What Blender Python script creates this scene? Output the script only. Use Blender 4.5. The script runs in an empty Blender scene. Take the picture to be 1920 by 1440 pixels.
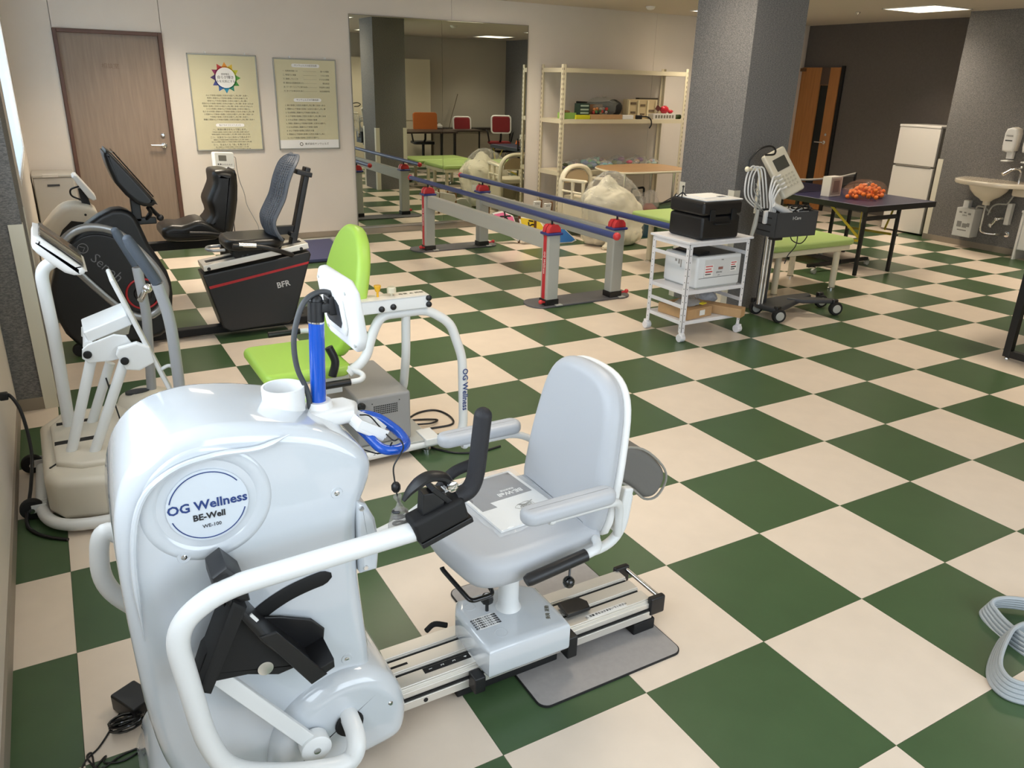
import bpy, bmesh, math, random
from math import sin, cos, pi, radians
from mathutils import Vector, Matrix
random.seed(7)
scn = bpy.context.scene
COL = scn.collection

# ---------------------------------------------------------------- camera
cam_d = bpy.data.cameras.new('camera')
cam = bpy.data.objects.new('camera', cam_d); COL.objects.link(cam); scn.camera = cam
cam_d.sensor_width = 36.0; cam_d.sensor_fit = 'HORIZONTAL'
cam_d.lens = 1465.3 / 1920 * 36.0
cam_d.clip_start = 0.05
_R = ((0.868683, -0.494763, 0.024493), (-0.158524, -0.324494, -0.932509), (0.469319, 0.806172, -0.360314))
cam.matrix_world = Matrix((
    (_R[0][0], -_R[1][0], -_R[2][0], -1.64567),
    (_R[0][1], -_R[1][1], -_R[2][1], -1.27509),
    (_R[0][2], -_R[1][2], -_R[2][2], 1.55812),
    (0, 0, 0, 1)))

# ---------------------------------------------------------------- world, exposure
w = bpy.data.worlds.new('daylight'); scn.world = w; w.use_nodes = True
bg = w.node_tree.nodes['Background']
bg.inputs[0].default_value = (0.80, 0.90, 1.0, 1); bg.inputs[1].default_value = 4.6
vs = scn.view_settings
vs.view_transform = 'Standard'; vs.look = 'None'; vs.gamma = 1.0; vs.use_curve_mapping = False
vs.exposure = 0.2
LAMP_E = 2.6
LAMP_W = 14.5
LAMP_C = (1.0, 0.86, 0.68)

def portal(loc, rot, sx, sy):
    l = bpy.data.lights.new('window_daylight', 'AREA'); l.shape = 'RECTANGLE'; l.size = sx; l.size_y = sy
    l.cycles.is_portal = True
    o = bpy.data.objects.new('window_daylight', l); COL.objects.link(o)
    o.location = loc; o.rotation_euler = rot
portal((-2.0, 0.55, 1.6), (0, radians(-90), 0), 1.3, 3.9)
portal((0.2, -2.62, 1.35), (radians(90), 0, 0), 3.0, 1.9)

# ---------------------------------------------------------------- materials
MT = {}
def lin(c):
    return tuple(((x / 12.92) if x <= 0.04045 else ((x + 0.055) / 1.055) ** 2.4) for x in c)
def mat(name, rgb, rough=0.5, metal=0.0, coat=0.0, noise=None, bump=None, alpha=1.0, emit=None, trans=0.0, spec=0.5, sheen=0.0):
    """rgb 0-255 sRGB; noise=(scale, amount); bump=(scale, strength)"""
    if name in MT: return MT[name]
    m = bpy.data.materials.new(name); m.use_nodes = True
    nt = m.node_tree; p = nt.nodes['Principled BSDF']
    c = lin([x / 255 for x in rgb])
    p.inputs['Base Color'].default_value = (*c, 1)
    p.inputs['Roughness'].default_value = rough
    p.inputs['Metallic'].default_value = metal
    p.inputs['Coat Weight'].default_value = coat
    p.inputs['Coat Roughness'].default_value = 0.04
    p.inputs['Specular IOR Level'].default_value = spec
    p.inputs['Alpha'].default_value = alpha
    p.inputs['Transmission Weight'].default_value = trans
    if emit:
        p.inputs['Emission Color'].default_value = (*emit[0], 1); p.inputs['Emission Strength'].default_value = emit[1]
    if noise or bump:
        tc = nt.nodes.new('ShaderNodeTexCoord')
    if noise:
        mp = nt.nodes.new('ShaderNodeMapping'); nt.links.new(tc.outputs['Object'], mp.inputs[0])
        if len(noise) > 2: mp.inputs['Scale'].default_value = noise[2]
        n = nt.nodes.new('ShaderNodeTexNoise'); n.inputs['Scale'].default_value = noise[0]; n.inputs['Detail'].default_value = 4
        nt.links.new(mp.outputs[0], n.inputs['Vector'])
        r = nt.nodes.new('ShaderNodeValToRGB')
        r.color_ramp.elements[0].position = 0.3; r.color_ramp.elements[1].position = 0.7
        a = noise[1]
        r.color_ramp.elements[0].color = (*[x * (1 - a) for x in c], 1)
        r.color_ramp.elements[1].color = (*[min(1, x * (1 + a)) for x in c], 1)
        nt.links.new(n.outputs['Fac'], r.inputs[0]); nt.links.new(r.outputs[0], p.inputs['Base Color'])
    if bump:
        n = nt.nodes.new('ShaderNodeTexNoise'); n.inputs['Scale'].default_value = bump[0]; n.inputs['Detail'].default_value = 3
        nt.links.new(tc.outputs['Object'], n.inputs['Vector'])
        b = nt.nodes.new('ShaderNodeBump'); b.inputs['Strength'].default_value = bump[1]; b.inputs['Distance'].default_value = 0.004
        nt.links.new(n.outputs['Fac'], b.inputs['Height']); nt.links.new(b.outputs[0], p.inputs['Normal'])
    MT[name] = m
    return m
def film(name, rgb, amount=0.25, rough=0.1):
    """thin clear sheet: part transparent, part glossy / tinted"""
    if name in MT: return MT[name]
    m = bpy.data.materials.new(name); m.use_nodes = True; nt = m.node_tree
    for n in list(nt.nodes): nt.nodes.remove(n)
    o = nt.nodes.new('ShaderNodeOutputMaterial'); mx = nt.nodes.new('ShaderNodeMixShader')
    t = nt.nodes.new('ShaderNodeBsdfTransparent'); g = nt.nodes.new('ShaderNodeBsdfPrincipled')
    g.inputs['Base Color'].default_value = (*lin([x / 255 for x in rgb]), 1); g.inputs['Roughness'].default_value = rough
    mx.inputs[0].default_value = amount
    nt.links.new(t.outputs[0], mx.inputs[1]); nt.links.new(g.outputs[0], mx.inputs[2]); nt.links.new(mx.outputs[0], o.inputs[0])
    MT[name] = m
    return m

WALLW = mat('wallpaper_cream', (222, 214, 204), 0.75, bump=(240, 0.15), noise=(3, 0.02))
def fabric_wall():
    m = mat('wallpaper_charcoal_weave', (98, 96, 97), 0.85, bump=(160, 0.5))
    nt = m.node_tree; p = nt.nodes['Principled BSDF']
    tc = nt.nodes.new('ShaderNodeTexCoord')
    mp = nt.nodes.new('ShaderNodeMapping'); mp.inputs['Scale'].default_value = (1, 1, 2.6)
    n = nt.nodes.new('ShaderNodeTexNoise'); n.inputs['Scale'].default_value = 85; n.inputs['Detail'].default_value = 3; n.inputs['Roughness'].default_value = 0.7
    r = nt.nodes.new('ShaderNodeValToRGB')
    r.color_ramp.elements[0].position = 0.38; r.color_ramp.elements[1].position = 0.66
    r.color_ramp.elements[0].color = (*lin((0.38, 0.38, 0.38)), 1); r.color_ramp.elements[1].color = (*lin((0.55, 0.54, 0.53)), 1)
    nt.links.new(tc.outputs['Object'], mp.inputs[0]); nt.links.new(mp.outputs[0], n.inputs['Vector'])
    nt.links.new(n.outputs['Fac'], r.inputs[0]); nt.links.new(r.outputs[0], p.inputs['Base Color'])
    return m
WALLG = fabric_wall()
WALLD = mat('wallpaper_dark_taupe', (98, 92, 88), 0.85, bump=(200, 0.2), noise=(40, 0.06))
CEIL = mat('ceiling_board', (205, 196, 184), 0.9, bump=(180, 0.1))
BASEB = mat('baseboard_vinyl', (150, 140, 126), 0.5)
TILE_B = mat('tile_cream_vinyl', (226, 211, 194), 0.32, noise=(9, 0.03), bump=(30, 0.02))
TILE_G = mat('tile_green_vinyl', (68, 92, 60), 0.32, noise=(7, 0.06), bump=(30, 0.02))
WHITE_GLOSS = mat('white_gloss_plastic', (206, 212, 218), 0.14, coat=1.0)
WHITE = mat('white_painted_steel', (228, 230, 230), 0.3)
WHITE2 = mat('white_matte_plastic', (232, 232, 230), 0.45)
CREAM = mat('cream_plastic', (214, 206, 190), 0.4)
IVORY = mat('ivory_painted_steel', (218, 208, 180), 0.4)
IVORYP = mat('ivory_plastic', (228, 220, 196), 0.4)
BLACK = mat('black_plastic', (22, 22, 24), 0.4)
BLACKM = mat('black_matte', (15, 15, 16), 0.7)
BLACKG = mat('black_gloss', (14, 14, 15), 0.15, coat=0.3)
DARK = mat('dark_grey_plastic', (52, 54, 58), 0.5)
GREYP = mat('grey_painted_steel', (150, 150, 150), 0.45)
GREYL = mat('light_grey_paint', (176, 178, 174), 0.4)
BLUEG = mat('blue_gloss_paint', (12, 80, 186), 0.2, coat=0.5)
NAVY = mat('navy_rubber', (52, 66, 118), 0.35)
REDP = mat('red_plastic', (200, 52, 56), 0.4)
ALU = mat('brushed_aluminium', (226, 222, 214), 0.34, metal=0.55)
CHROME = mat('chrome', (225, 225, 225), 0.12, metal=1.0)
PADG = mat('grey_vinyl_pad', (184, 187, 192), 0.42, bump=(400, 0.05))
LIME = mat('lime_vinyl_pad', (168, 206, 84), 0.42)
MINT = mat('light_green_vinyl', (176, 204, 122), 0.45)
LEATHER = mat('black_leather', (26, 25, 24), 0.35, bump=(120, 0.15))
CARD = mat('cardboard', (188, 152, 110), 0.8, noise=(30, 0.05))
WOODL = mat('light_wood_laminate', (182, 146, 104), 0.4, noise=(4, 0.12, (1, 12, 1)))
NAVYT = mat('navy_table_top', (44, 44, 78), 0.35)
MATG = mat('grey_rubber_mat', (158, 154, 152), 0.7, noise=(60, 0.04))
PAPER = mat('white_paper', (238, 238, 236), 0.6)
YEL = mat('yellow_paint', (196, 176, 48), 0.45)
RUB = mat('black_rubber', (28, 28, 28), 0.75)
INK = mat('dark_ink', (40, 40, 44), 0.6)
INKG = mat('grey_ink', (112, 108, 92), 0.6)
SCREEN = mat('lcd_screen_off', (88, 88, 82), 0.2)
OGBLUE = mat('navy_lettering', (38, 62, 122), 0.5)

# ---------------------------------------------------------------- geometry helpers
V = Vector
def catmull(pts, n=6, closed=False):
    pts = [V(p) for p in pts]; out = []; N = len(pts)
    for i in range(N if closed else N - 1):
        p0 = pts[(i - 1) % N] if (closed or i > 0) else pts[0] * 2 - pts[1]
        p1 = pts[i]; p2 = pts[(i + 1) % N]
        p3 = pts[(i + 2) % N] if (closed or i + 2 < N) else pts[-1] * 2 - pts[-2]
        for k in range(n):
            t = k / n
            out.append(0.5 * ((2 * p1) + (p2 - p0) * t + (2 * p0 - 5 * p1 + 4 * p2 - p3) * t * t + (3 * p1 - p0 - 3 * p2 + p3) * t ** 3))
    if not closed: out.append(pts[-1].copy())
    return out
def fillet(pts, r, n=5):
    """polyline with rounded corners (radius about r)"""
    pts = [V(p) for p in pts]; out = [pts[0]]
    for i in range(1, len(pts) - 1):
        a, b, c = pts[i - 1], pts[i], pts[i + 1]
        la = min(r, (a - b).length * 0.49); lc = min(r, (c - b).length * 0.49)
        s = b + (a - b).normalized() * la; e = b + (c - b).normalized() * lc
        for k in range(n + 1):
            t = k / n; out.append(s * (1 - t) ** 2 + b * 2 * t * (1 - t) + e * t * t)
    out.append(pts[-1]); return out
def ax(plane):
    return {'xy': (V((1, 0, 0)), V((0, 1, 0)), V((0, 0, 1))),
            'xz': (V((1, 0, 0)), V((0, 0, 1)), V((0, 1, 0))),
            'yz': (V((0, 1, 0)), V((0, 0, 1)), V((1, 0, 0)))}[plane]
class B:
    def __init__(s): s.bm = bmesh.new(); s.mats = []; s.mi = 0
    def m(s, material):
        if material not in s.mats: s.mats.append(material)
        s.mi = s.mats.index(material); return s
    def _f(s, vs):
        try:
            f = s.bm.faces.new(vs); f.material_index = s.mi; f.smooth = True; return f
        except ValueError: return None
    def box(s, c, d, rot=None):
        """centre c, full dimensions d, rot = Matrix or z angle"""
        M = Matrix.Identity(3) if rot is None else (rot.to_3x3() if isinstance(rot, Matrix) else Matrix.Rotation(rot, 3, 'Z'))
        v = [s.bm.verts.new(V(c) + M @ V((x * d[0] / 2, y * d[1] / 2, z * d[2] / 2))) for z in (-1, 1) for y in (-1, 1) for x in (-1, 1)]
        for q in ((0, 2, 3, 1), (4, 5, 7, 6), (0, 1, 5, 4), (2, 6, 7, 3), (0, 4, 6, 2), (1, 3, 7, 5)): s._f([v[i] for i in q])
        return s
    def b2(s, x0, x1, y0, y1, z0, z1): return s.box(((x0 + x1) / 2, (y0 + y1) / 2, (z0 + z1) / 2), (abs(x1 - x0), abs(y1 - y0), abs(z1 - z0)))
    def tube(s, pts, r, seg=10, closed=False, caps=True, flat=None):
        """flat = (ratio, updir): elliptical section"""
        pts = [V(p) for p in pts]; N = len(pts); rings = []
        rr = r if isinstance(r, (list, tuple)) else [r] * N
        up = None
        for i in range(N):
            if closed: t = pts[(i + 1) % N] - pts[(i - 1) % N]
            else: t = (pts[min(i + 1, N - 1)] - pts[max(i - 1, 0)])
            if t.length < 1e-9: t = V((0, 0, 1))
            t.normalize()
            if up is None:
                up = V((0, 0, 1)) if abs(t.z) < 0.9 else V((1, 0, 0))
                if flat: up = V(flat[1])
            up = (up - t * up.dot(t)); up.normalize(); side = t.cross(up)
            k = flat[0] if flat else 1
            rings.append([s.bm.verts.new(pts[i] + (up * cos(2 * pi * j / seg) * rr[i] * k + side * sin(2 * pi * j / seg) * rr[i])) for j in range(seg)])
        for i in range(N if closed else N - 1):
            a, b = rings[i], rings[(i + 1) % N]
            for j in range(seg): s._f([a[j], a[(j + 1) % seg], b[(j + 1) % seg], b[j]])
        if caps and not closed: s._f(rings[0][::-1]); s._f(rings[-1])
        return s
    def cyl(s, p0, p1, r, r2=None, seg=16): return s.tube([p0, p1], [r, r if r2 is None else r2], seg)
    def lathe(s, prof, c=(0, 0, 0), axis='z', seg=20, M=None):
        """prof list of (radius, height)"""
        Q = M if M is not None else {'z': Matrix.Identity(3), 'y': Matrix.Rotation(-pi / 2, 3, 'X'), 'x': Matrix.Rotation(pi / 2, 3, 'Y')}[axis]
        rings = []
        for (r, h) in prof:
            rings.append([s.bm.verts.new(V(c) + Q @ V((max(r, 1e-5) * cos(2 * pi * j / seg), max(r, 1e-5) * sin(2 * pi * j / seg), h))) for j in range(seg)])
        for a, b in zip(rings, rings[1:]):
            for j in range(seg): s._f([a[j], a[(j + 1) % seg], b[(j + 1) % seg], b[j]])
        s._f(rings[0][::-1]); s._f(rings[-1]); return s
    def ball(s, c, r, seg=14, sq=(1, 1, 1)):
        n = seg // 2; rings = []
        for i in range(1, n):
            a = pi * i / n
            rings.append([s.bm.verts.new(V(c) + V((sin(a) * cos(2 * pi * j / seg) * r * sq[0], sin(a) * sin(2 * pi * j / seg) * r * sq[1], cos(a) * r * sq[2]))) for j in range(seg)])
        t = s.bm.verts.new(V(c) + V((0, 0, r * sq[2]))); b = s.bm.verts.new(V(c) - V((0, 0, r * sq[2])))
        for j in range(seg): s._f([t, rings[0][j], rings[0][(j + 1) % seg]]); s._f([b, rings[-1][(j + 1) % seg], rings[-1][j]])
        for a, q in zip(rings, rings[1:]):
            for j in range(seg): s._f([a[j], q[j], q[(j + 1) % seg], a[(j + 1) % seg]])
        return s
    def pillow(s, poly, a, b, r, plane='xz', n=4, smooth=0, M=None):
        """outline poly (2D) extruded from a to b with rounded rims of radius r"""
        P = [V((p[0], p[1], 0)) for p in poly]
        if smooth: P = catmull(P, smooth, True)
        area = sum(P[i].x * P[(i + 1) % len(P)].y - P[(i + 1) % len(P)].x * P[i].y for i in range(len(P)))
        if area < 0: P = P[::-1]
        N = len(P); nor = []
        for i in range(N):
            d1 = (P[i] - P[i - 1]); d2 = (P[(i + 1) % N] - P[i])
            if d1.length < 1e-9: d1 = d2
            if d2.length < 1e-9: d2 = d1
            n1 = V((-d1.y, d1.x, 0)).normalized(); n2 = V((-d2.y, d2.x, 0)).normalized()
            m_ = (n1 + n2); m_ = m_.normalized() if m_.length > 1e-6 else n1
            nor.append(m_ / max(0.5, m_.dot(n1)))
        U, W, T = ax(plane)
        lay = []
        if r > 0:
            r = min(r, abs(b - a) / 2)
            for k in range(n + 1):
                t = pi / 2 * k / n; lay.append((a + r * (1 - sin(t)), r * (1 - cos(t))))
            lay = lay[::-1]
            lay += [(b - r * (1 - sin(pi / 2 * k / n)), r * (1 - cos(pi / 2 * k / n))) for k in range(n + 1)]
            # first list goes rim->... : order by height
            lay = sorted(lay, key=lambda q: q[0]) if b > a else sorted(lay, key=lambda q: -q[0])
        else: lay = [(a, 0), (b, 0)]
        rings = []
        for (h, ins) in lay:
            ring = []
            for i in range(N):
                q = P[i] + nor[i] * ins
                co = U * q.x + W * q.y + T * h
                if M is not None: co = M @ co
                ring.append(s.bm.verts.new(co))
            rings.append(ring)
        for p_, q_ in zip(rings, rings[1:]):
            for j in range(N): s._f([p_[j], p_[(j + 1) % N], q_[(j + 1) % N], q_[j]])
        if r > 0 and n > 1:
            for idx in (0, -1):
                h, ins = lay[idx]; ring = []
                for i in range(N):
                    q = P[i] + nor[i] * (ins + min(.004, r * .3)); co = U * q.x + W * q.y + T * h
                    if M is not None: co = M @ co
                    ring.append(s.bm.verts.new(co))
                old = rings[idx]
                for j in range(N): s._f([old[j], old[(j + 1) % N], ring[(j + 1) % N], ring[j]])
                rings[idx] = ring
        s._f(rings[0][::-1]); s._f(rings[-1]); return s
    def grid(s, fn, nu, nv, closed_u=False):
        g = [[s.bm.verts.new(V(fn(i / nu, j / nv))) for j in range(nv + 1)] for i in range(nu + (0 if closed_u else 1))]
        n = nu if closed_u else nu
        for i in range(n):
            i2 = (i + 1) % len(g)
            for j in range(nv): s._f([g[i][j], g[i2][j], g[i2][j + 1], g[i][j + 1]])
        return s
    def blob(s, c, rad, amp=0.12, seed=0, seg=20, sq=(1, 1, 1), zmin=None):
        rnd = random.Random(seed); ph = [(rnd.uniform(2, 6), rnd.uniform(0, 6.3), rnd.uniform(2, 5), rnd.uniform(0, 6.3)) for _ in range(5)]
        st = len(s.bm.verts); n0 = s.bm.verts
        s.bm.verts.ensure_lookup_table(); s.ball(c, rad, seg, sq); s.bm.verts.ensure_lookup_table()
        for v in list(s.bm.verts)[st:]:
            d = v.co - V(c); a = math.atan2(d.y, d.x); e = d.z / max(rad * sq[2], 1e-6)
            k = 1 + amp * sum(sin(p[0] * a + p[1]) * cos(p[2] * e * 2 + p[3]) for p in ph) / 2.2
            v.co = V(c) + d * k
            if zmin is not None and v.co.z < zmin: v.co.z = zmin
        return s

def mark(o, label=None, cat=None, group=None, kind=None):
    if label: o['label'] = label
    if cat: o['category'] = cat
    if group: o['group'] = group
    if kind: o['kind'] = kind
    return o
def E(name, loc, label, cat, group=None):
    o = bpy.data.objects.new(name, None); COL.objects.link(o); o.location = loc; o.empty_display_size = 0.05
    return mark(o, label, cat, group)
def rootloc(p):
    while p.parent: p = p.parent
    return V(p.location)
def ob(name, b, material, parent=None, bevel=0, sharp=38, label=None, segs=2, kind=None, cat=None, group=None, base=True):
    bm = b.bm
    bmesh.ops.recalc_face_normals(bm, faces=bm.faces[:])
    me = bpy.data.meshes.new(name)
    if parent is not None: off = rootloc(parent)
    elif base and len(bm.verts):
        xs = [v.co.x for v in bm.verts]; ys = [v.co.y for v in bm.verts]; zs = [v.co.z for v in bm.verts]
        off = V(((min(xs) + max(xs)) / 2, (min(ys) + max(ys)) / 2, min(zs)))
    else: off = V((0, 0, 0))
    bmesh.ops.translate(bm, verts=bm.verts[:], vec=-off)
    bm.to_mesh(me); bm.free()
    for m_ in (b.mats or [material]): me.materials.append(m_)
    me.set_sharp_from_angle(angle=radians(sharp))
    o = bpy.data.objects.new(name, me); COL.objects.link(o)
    if parent is not None: o.parent = parent
    else: o.location = off
    if bevel:
        md = o.modifiers.new('bevel', 'BEVEL'); md.width = bevel; md.segments = segs; md.limit_method = 'ANGLE'; md.angle_limit = radians(35)
        md.harden_normals = False
        for p in me.polygons: p.use_smooth = True
        wn = o.modifiers.new('wn', 'WEIGHTED_NORMAL'); wn.keep_sharp = False
        for e in me.edges: e.use_edge_sharp = False
    return mark(o, label, cat, group, kind)
def struct(name, b, material, parent=None, bevel=0):
    o = ob(name, b, material, parent, bevel)
    if parent is None: o['kind'] = 'structure'
    return o
def text(name, s, size, M, material, parent, align='CENTER', bold=0.0, depth=0.0004, sx=1.0, shear=0.0, label=None):
    """text mesh; M is a 4x4 that places the text plane (x right, y up) in world space"""
    c = bpy.data.curves.new(name, 'FONT'); c.body = s; c.size = size; c.align_x = align; c.align_y = 'CENTER'
    c.extrude = depth; c.resolution_u = 2; c.offset = bold; c.shear = shear
    t = bpy.data.objects.new(name, c); COL.objects.link(t)
    bpy.context.view_layer.update()
    dg = bpy.context.evaluated_depsgraph_get()
    me = bpy.data.meshes.new_from_object(t.evaluated_get(dg))
    bpy.data.objects.remove(t); bpy.data.curves.remove(c)
    L = rootloc(parent) if parent is not None else V((0, 0, 0))
    me.transform(Matrix.Translation(-L) @ M @ Matrix.Diagonal((sx, 1, 1, 1)))
    me.materials.clear(); me.materials.append(material)
    o = bpy.data.objects.new(name, me); COL.objects.link(o)
    if parent is not None: o.parent = parent
    return mark(o, label)
def frame(o, x, y):
    """4x4 from origin, x axis, y axis"""
    x = V(x).normalized(); z = x.cross(V(y)).normalized(); y = z.cross(x)
    return Matrix(((x.x, y.x, z.x, o[0]), (x.y, y.y, z.y, o[1]), (x.z, y.z, z.z, o[2]), (0, 0, 0, 1)))
FX = lambda x, y, z: frame((x, y, z), (1, 0, 0), (0, 0, 1))       # faces -Y
def copy_tree(o, parent=None, **kw):
    c = o.copy(); COL.objects.link(c); c.parent = parent
    for ch in [k for k in bpy.data.objects if k.parent == o]: copy_tree(ch, c)
    for k, v_ in kw.items(): c[k] = v_
    return c
# ================================================================ ROOM
H = 2.36; T = 0.45
# floor: slab, single tiles, far tiles
fl = struct('floor', B().b2(-2.1, 8.0, -2.75, 7.1, -0.08, -0.0045), mat('floor_screed', (110, 104, 96), 0.9))
def near_key(ix, iy):
    x, y = (ix + .5) * T, (iy + .5) * T
    return math.hypot(x + 1.65, y + 1.27)
def in_view(ix, iy):
    for dx in (0, 1):
        for dy in (0, 1):
            d = V(((ix + dx) * T, (iy + dy) * T, 0)) - V((-1.64567, -1.27509, 1.55812))
            cx, cy, cz = [sum(_R[k][i] * d[i] for i in range(3)) for k in range(3)]
            if cz > 0.1 and abs(cx / cz) < 0.70 and abs(cy / cz) < 0.54: return True
    return False
cells = [(ix, iy) for ix in range(-5, 18) for iy in range(-6, 16)]
seen = sorted([c for c in cells if in_view(*c)], key=lambda c: near_key(*c))[:300]
seen_s = set(seen)
tm = {}
for nm, mm in (('g', TILE_G), ('b', TILE_B)):
    b = B().b2(-T / 2 + .0006, T / 2 - .0006, -T / 2 + .0006, T / 2 - .0006, -0.004, 0)
    me = bpy.data.meshes.new('tile'); bmesh.ops.recalc_face_normals(b.bm, faces=b.bm.faces[:])
    for f in b.bm.faces: f.smooth = False
    b.bm.to_mesh(me); b.bm.free(); me.materials.append(mm); tm[nm] = me
fo = V(fl.location)
for ix, iy in seen:
    o = bpy.data.objects.new('tile', tm['g' if (ix + iy) % 2 == 0 else 'b']); COL.objects.link(o); o.parent = fl
    o.location = V(((ix + .5) * T, (iy + .5) * T, 0)) - fo
rest = B()
for ix, iy in cells:
    if (ix, iy) in seen_s: continue
    rest.m(TILE_G if (ix + iy) % 2 == 0 else TILE_B)
    rest.b2(ix * T, (ix + 1) * T - .001, iy * T, (iy + 1) * T - .001, -0.004, 0)
if len(rest.bm.verts): ob('tile_field', rest, None, fl, kind='stuff')

# back wall with recessed door
bw = B(); YB = 6.77
bw.b2(-2.1, -1.455, YB + .02, YB + .12, 0, H).b2(-.612, 8.0, YB + .02, YB + .12, 0, H).b2(-1.455, -.612, YB + .02, YB + .12, 1.885, H)
wb = struct('wall_back', bw, WALLW)
for x0, x1, z0, z1 in ((-1.80, -1.458, 0, H), (-1.452, -.617, 1.887, H), (-.611, 2.2, 0, H), (2.203, 4.9, 0, H), (4.903, 7.5, 0, H)):
    ob('wall_panel', B().b2(x0, x1, YB, YB + .02, z0, z1), WALLW, wb)
DOORW = mat('grey_brown_wood_veneer', (144, 126, 110), 0.5, noise=(3.5, 0.10, (14, 14, 1)))
DFR = mat('dark_brown_door_frame', (92, 62, 48), 0.45)
d = struct('door_1', B().b2(-1.425, -.648, YB + .025, YB + .06, .008, 1.855), DOORW)
f = B().b2(-1.455, -1.425, YB - .02, YB + .06, 0, 1.885).b2(-.648, -.615, YB - .02, YB + .06, 0, 1.885).b2(-1.425, -.648, YB - .02, YB + .06, 1.855, 1.885)
ob('door_frame', f, DFR, d, .003)
h = B().m(CHROME).lathe([(.024, 0), (.024, .012), (.012, .016), (.010, .045)], (-.705, YB + .025, .94), M=Matrix.Rotation(pi / 2, 3, 'X'), seg=16)
h.tube(fillet([(-.705, YB - .02, .94), (-.72, YB - .022, .94), (-.82, YB - .022, .944)], .01), .0085, 10)
ob('door_handle', h, CHROME, d)
ob('door_lock', B().lathe([(.018, 0), (.018, .012), (.010, .014), (.010, .02)], (-.705, YB + .025, 1.03), M=Matrix.Rotation(pi / 2, 3, 'X'), seg=14), CHROME, d)
text('lettering', '相談室', .046, FX(-1.054, YB + .0246, 1.60), mat('brown_lettering', (120, 98, 82), .6), d, depth=.0002)

# left wall: pillar, window bays
XL = -1.965
lw = B()
lw.b2(XL - .14, XL, -2.6, 2.93, 0, .95).b2(XL - .14, XL, -2.6, 2.93, 2.25, H).b2(XL - .14, XL, -2.6, -1.4, .95, 2.25).b2(XL - .14, XL, 2.5, 2.93, .95, 2.25)
wl = struct('wall_left', lw, WALLW)
lw = B()
XB = -1.80
lw.b2(XB - .30, XB, 3.52, YB + .1, 0, .95).b2(XB - .30, XB, 3.52, YB + .1, 2.25, H).b2(XB - .30, XB, 3.52, 3.9, .95, 2.25).b2(XB - .30, XB, 6.3, YB + .1, .95, 2.25)
struct('wall_left', lw, WALLW)
struct('pillar_left', B().b2(-2.1, -1.80, 2.94, 3.515, 0, H), WALLG)
ALUW = mat('window_aluminium', (186, 188, 190), .4, metal=.6)
GLASSP = film('window_glass', (235, 245, 250), .08, .02)
def window(n, x, y0, y1, z0, z1, plane='x', parts=2):
    b = B()
    def bx(a0, a1, c0, c1):
        if plane == 'x': b.b2(x - .03, x + .02, a0, a1, c0, c1)
        else: b.b2(a0, a1, x - .02, x + .03, c0, c1)
    t = .035
    bx(y0, y1, z0, z0 + t); bx(y0, y1, z1 - t, z1); bx(y0, y0 + t, z0, z1); bx(y1 - t, y1, z0, z1)
    for k in range(1, parts): bx(y0 + (y1 - y0) * k / parts - t / 2, y0 + (y1 - y0) * k / parts + t / 2, z0 + t, z1 - t)
    o = struct('window_%d' % n, b, ALUW)
    for k in range(parts):
        a0 = y0 + (y1 - y0) * k / parts + t / 2; a1 = y0 + (y1 - y0) * (k + 1) / parts - t / 2
        g = B().b2(x - .004, x, a0, a1, z0 + t, z1 - t) if plane == 'x' else B().b2(a0, a1, x - .004, x, z0 + t, z1 - t)
        ob('pane', g, GLASSP, o)
window(1, XL - .09, -1.4, 2.5, .95, 2.25, parts=3)
window(2, XB - .2, 3.9, 6.3, .95, 2.25, parts=2)
BL = mat('roller_blind_cloth', (206, 214, 222), .9)
p_ = BL.node_tree.nodes['Principled BSDF']; tr_ = BL.node_tree.nodes.new('ShaderNodeBsdfTranslucent'); tr_.inputs[0].default_value = (.80, .86, .90, 1)
mx_ = BL.node_tree.nodes.new('ShaderNodeMixShader'); mx_.inputs[0].default_value = .6
BL.node_tree.links.new(p_.outputs[0], mx_.inputs[1]); BL.node_tree.links.new(tr_.outputs[0], mx_.inputs[2]); BL.node_tree.links.new(mx_.outputs[0], BL.node_tree.nodes['Material Output'].inputs[0])
t = E('roller_blind', (XB - .02, 5.1, .95), 'pale blue grey roller blind drawn over the window beyond the left pillar', 'blind')
ob('blind_cloth', B().b2(XB - .012, XB - .010, 3.91, 6.29, .97, 2.22), BL, t)
ob('blind_tube', B().cyl((XB - .03, 3.91, 2.225), (XB - .03, 6.29, 2.225), .018), WHITE2, t)
ob('bottom_rail', B().b2(XB - .018, XB - .004, 3.91, 6.29, .955, .972), WHITE2, t)
# window wall behind the camera
YF = -2.6
struct('wall_front', B().b2(-2.1, 1.8, YF - .12, YF, 0, .4).b2(-2.1, 1.8, YF - .12, YF, 2.3, H).b2(-2.1, -1.3, YF - .12, YF, .4, 2.3).b2(1.7, 1.8, YF - .12, YF, .4, 2.3)
       .b2(1.8, 1.9, YF - .12, -.95, 0, H).b2(1.8, 8.0, -1.07, -.95, 0, H), mat('wallpaper_greige', (190, 184, 172), .8, bump=(240, .15)))
window(3, YF - .06, -1.3, 1.7, .4, 2.3, 'y', 3)
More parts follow.
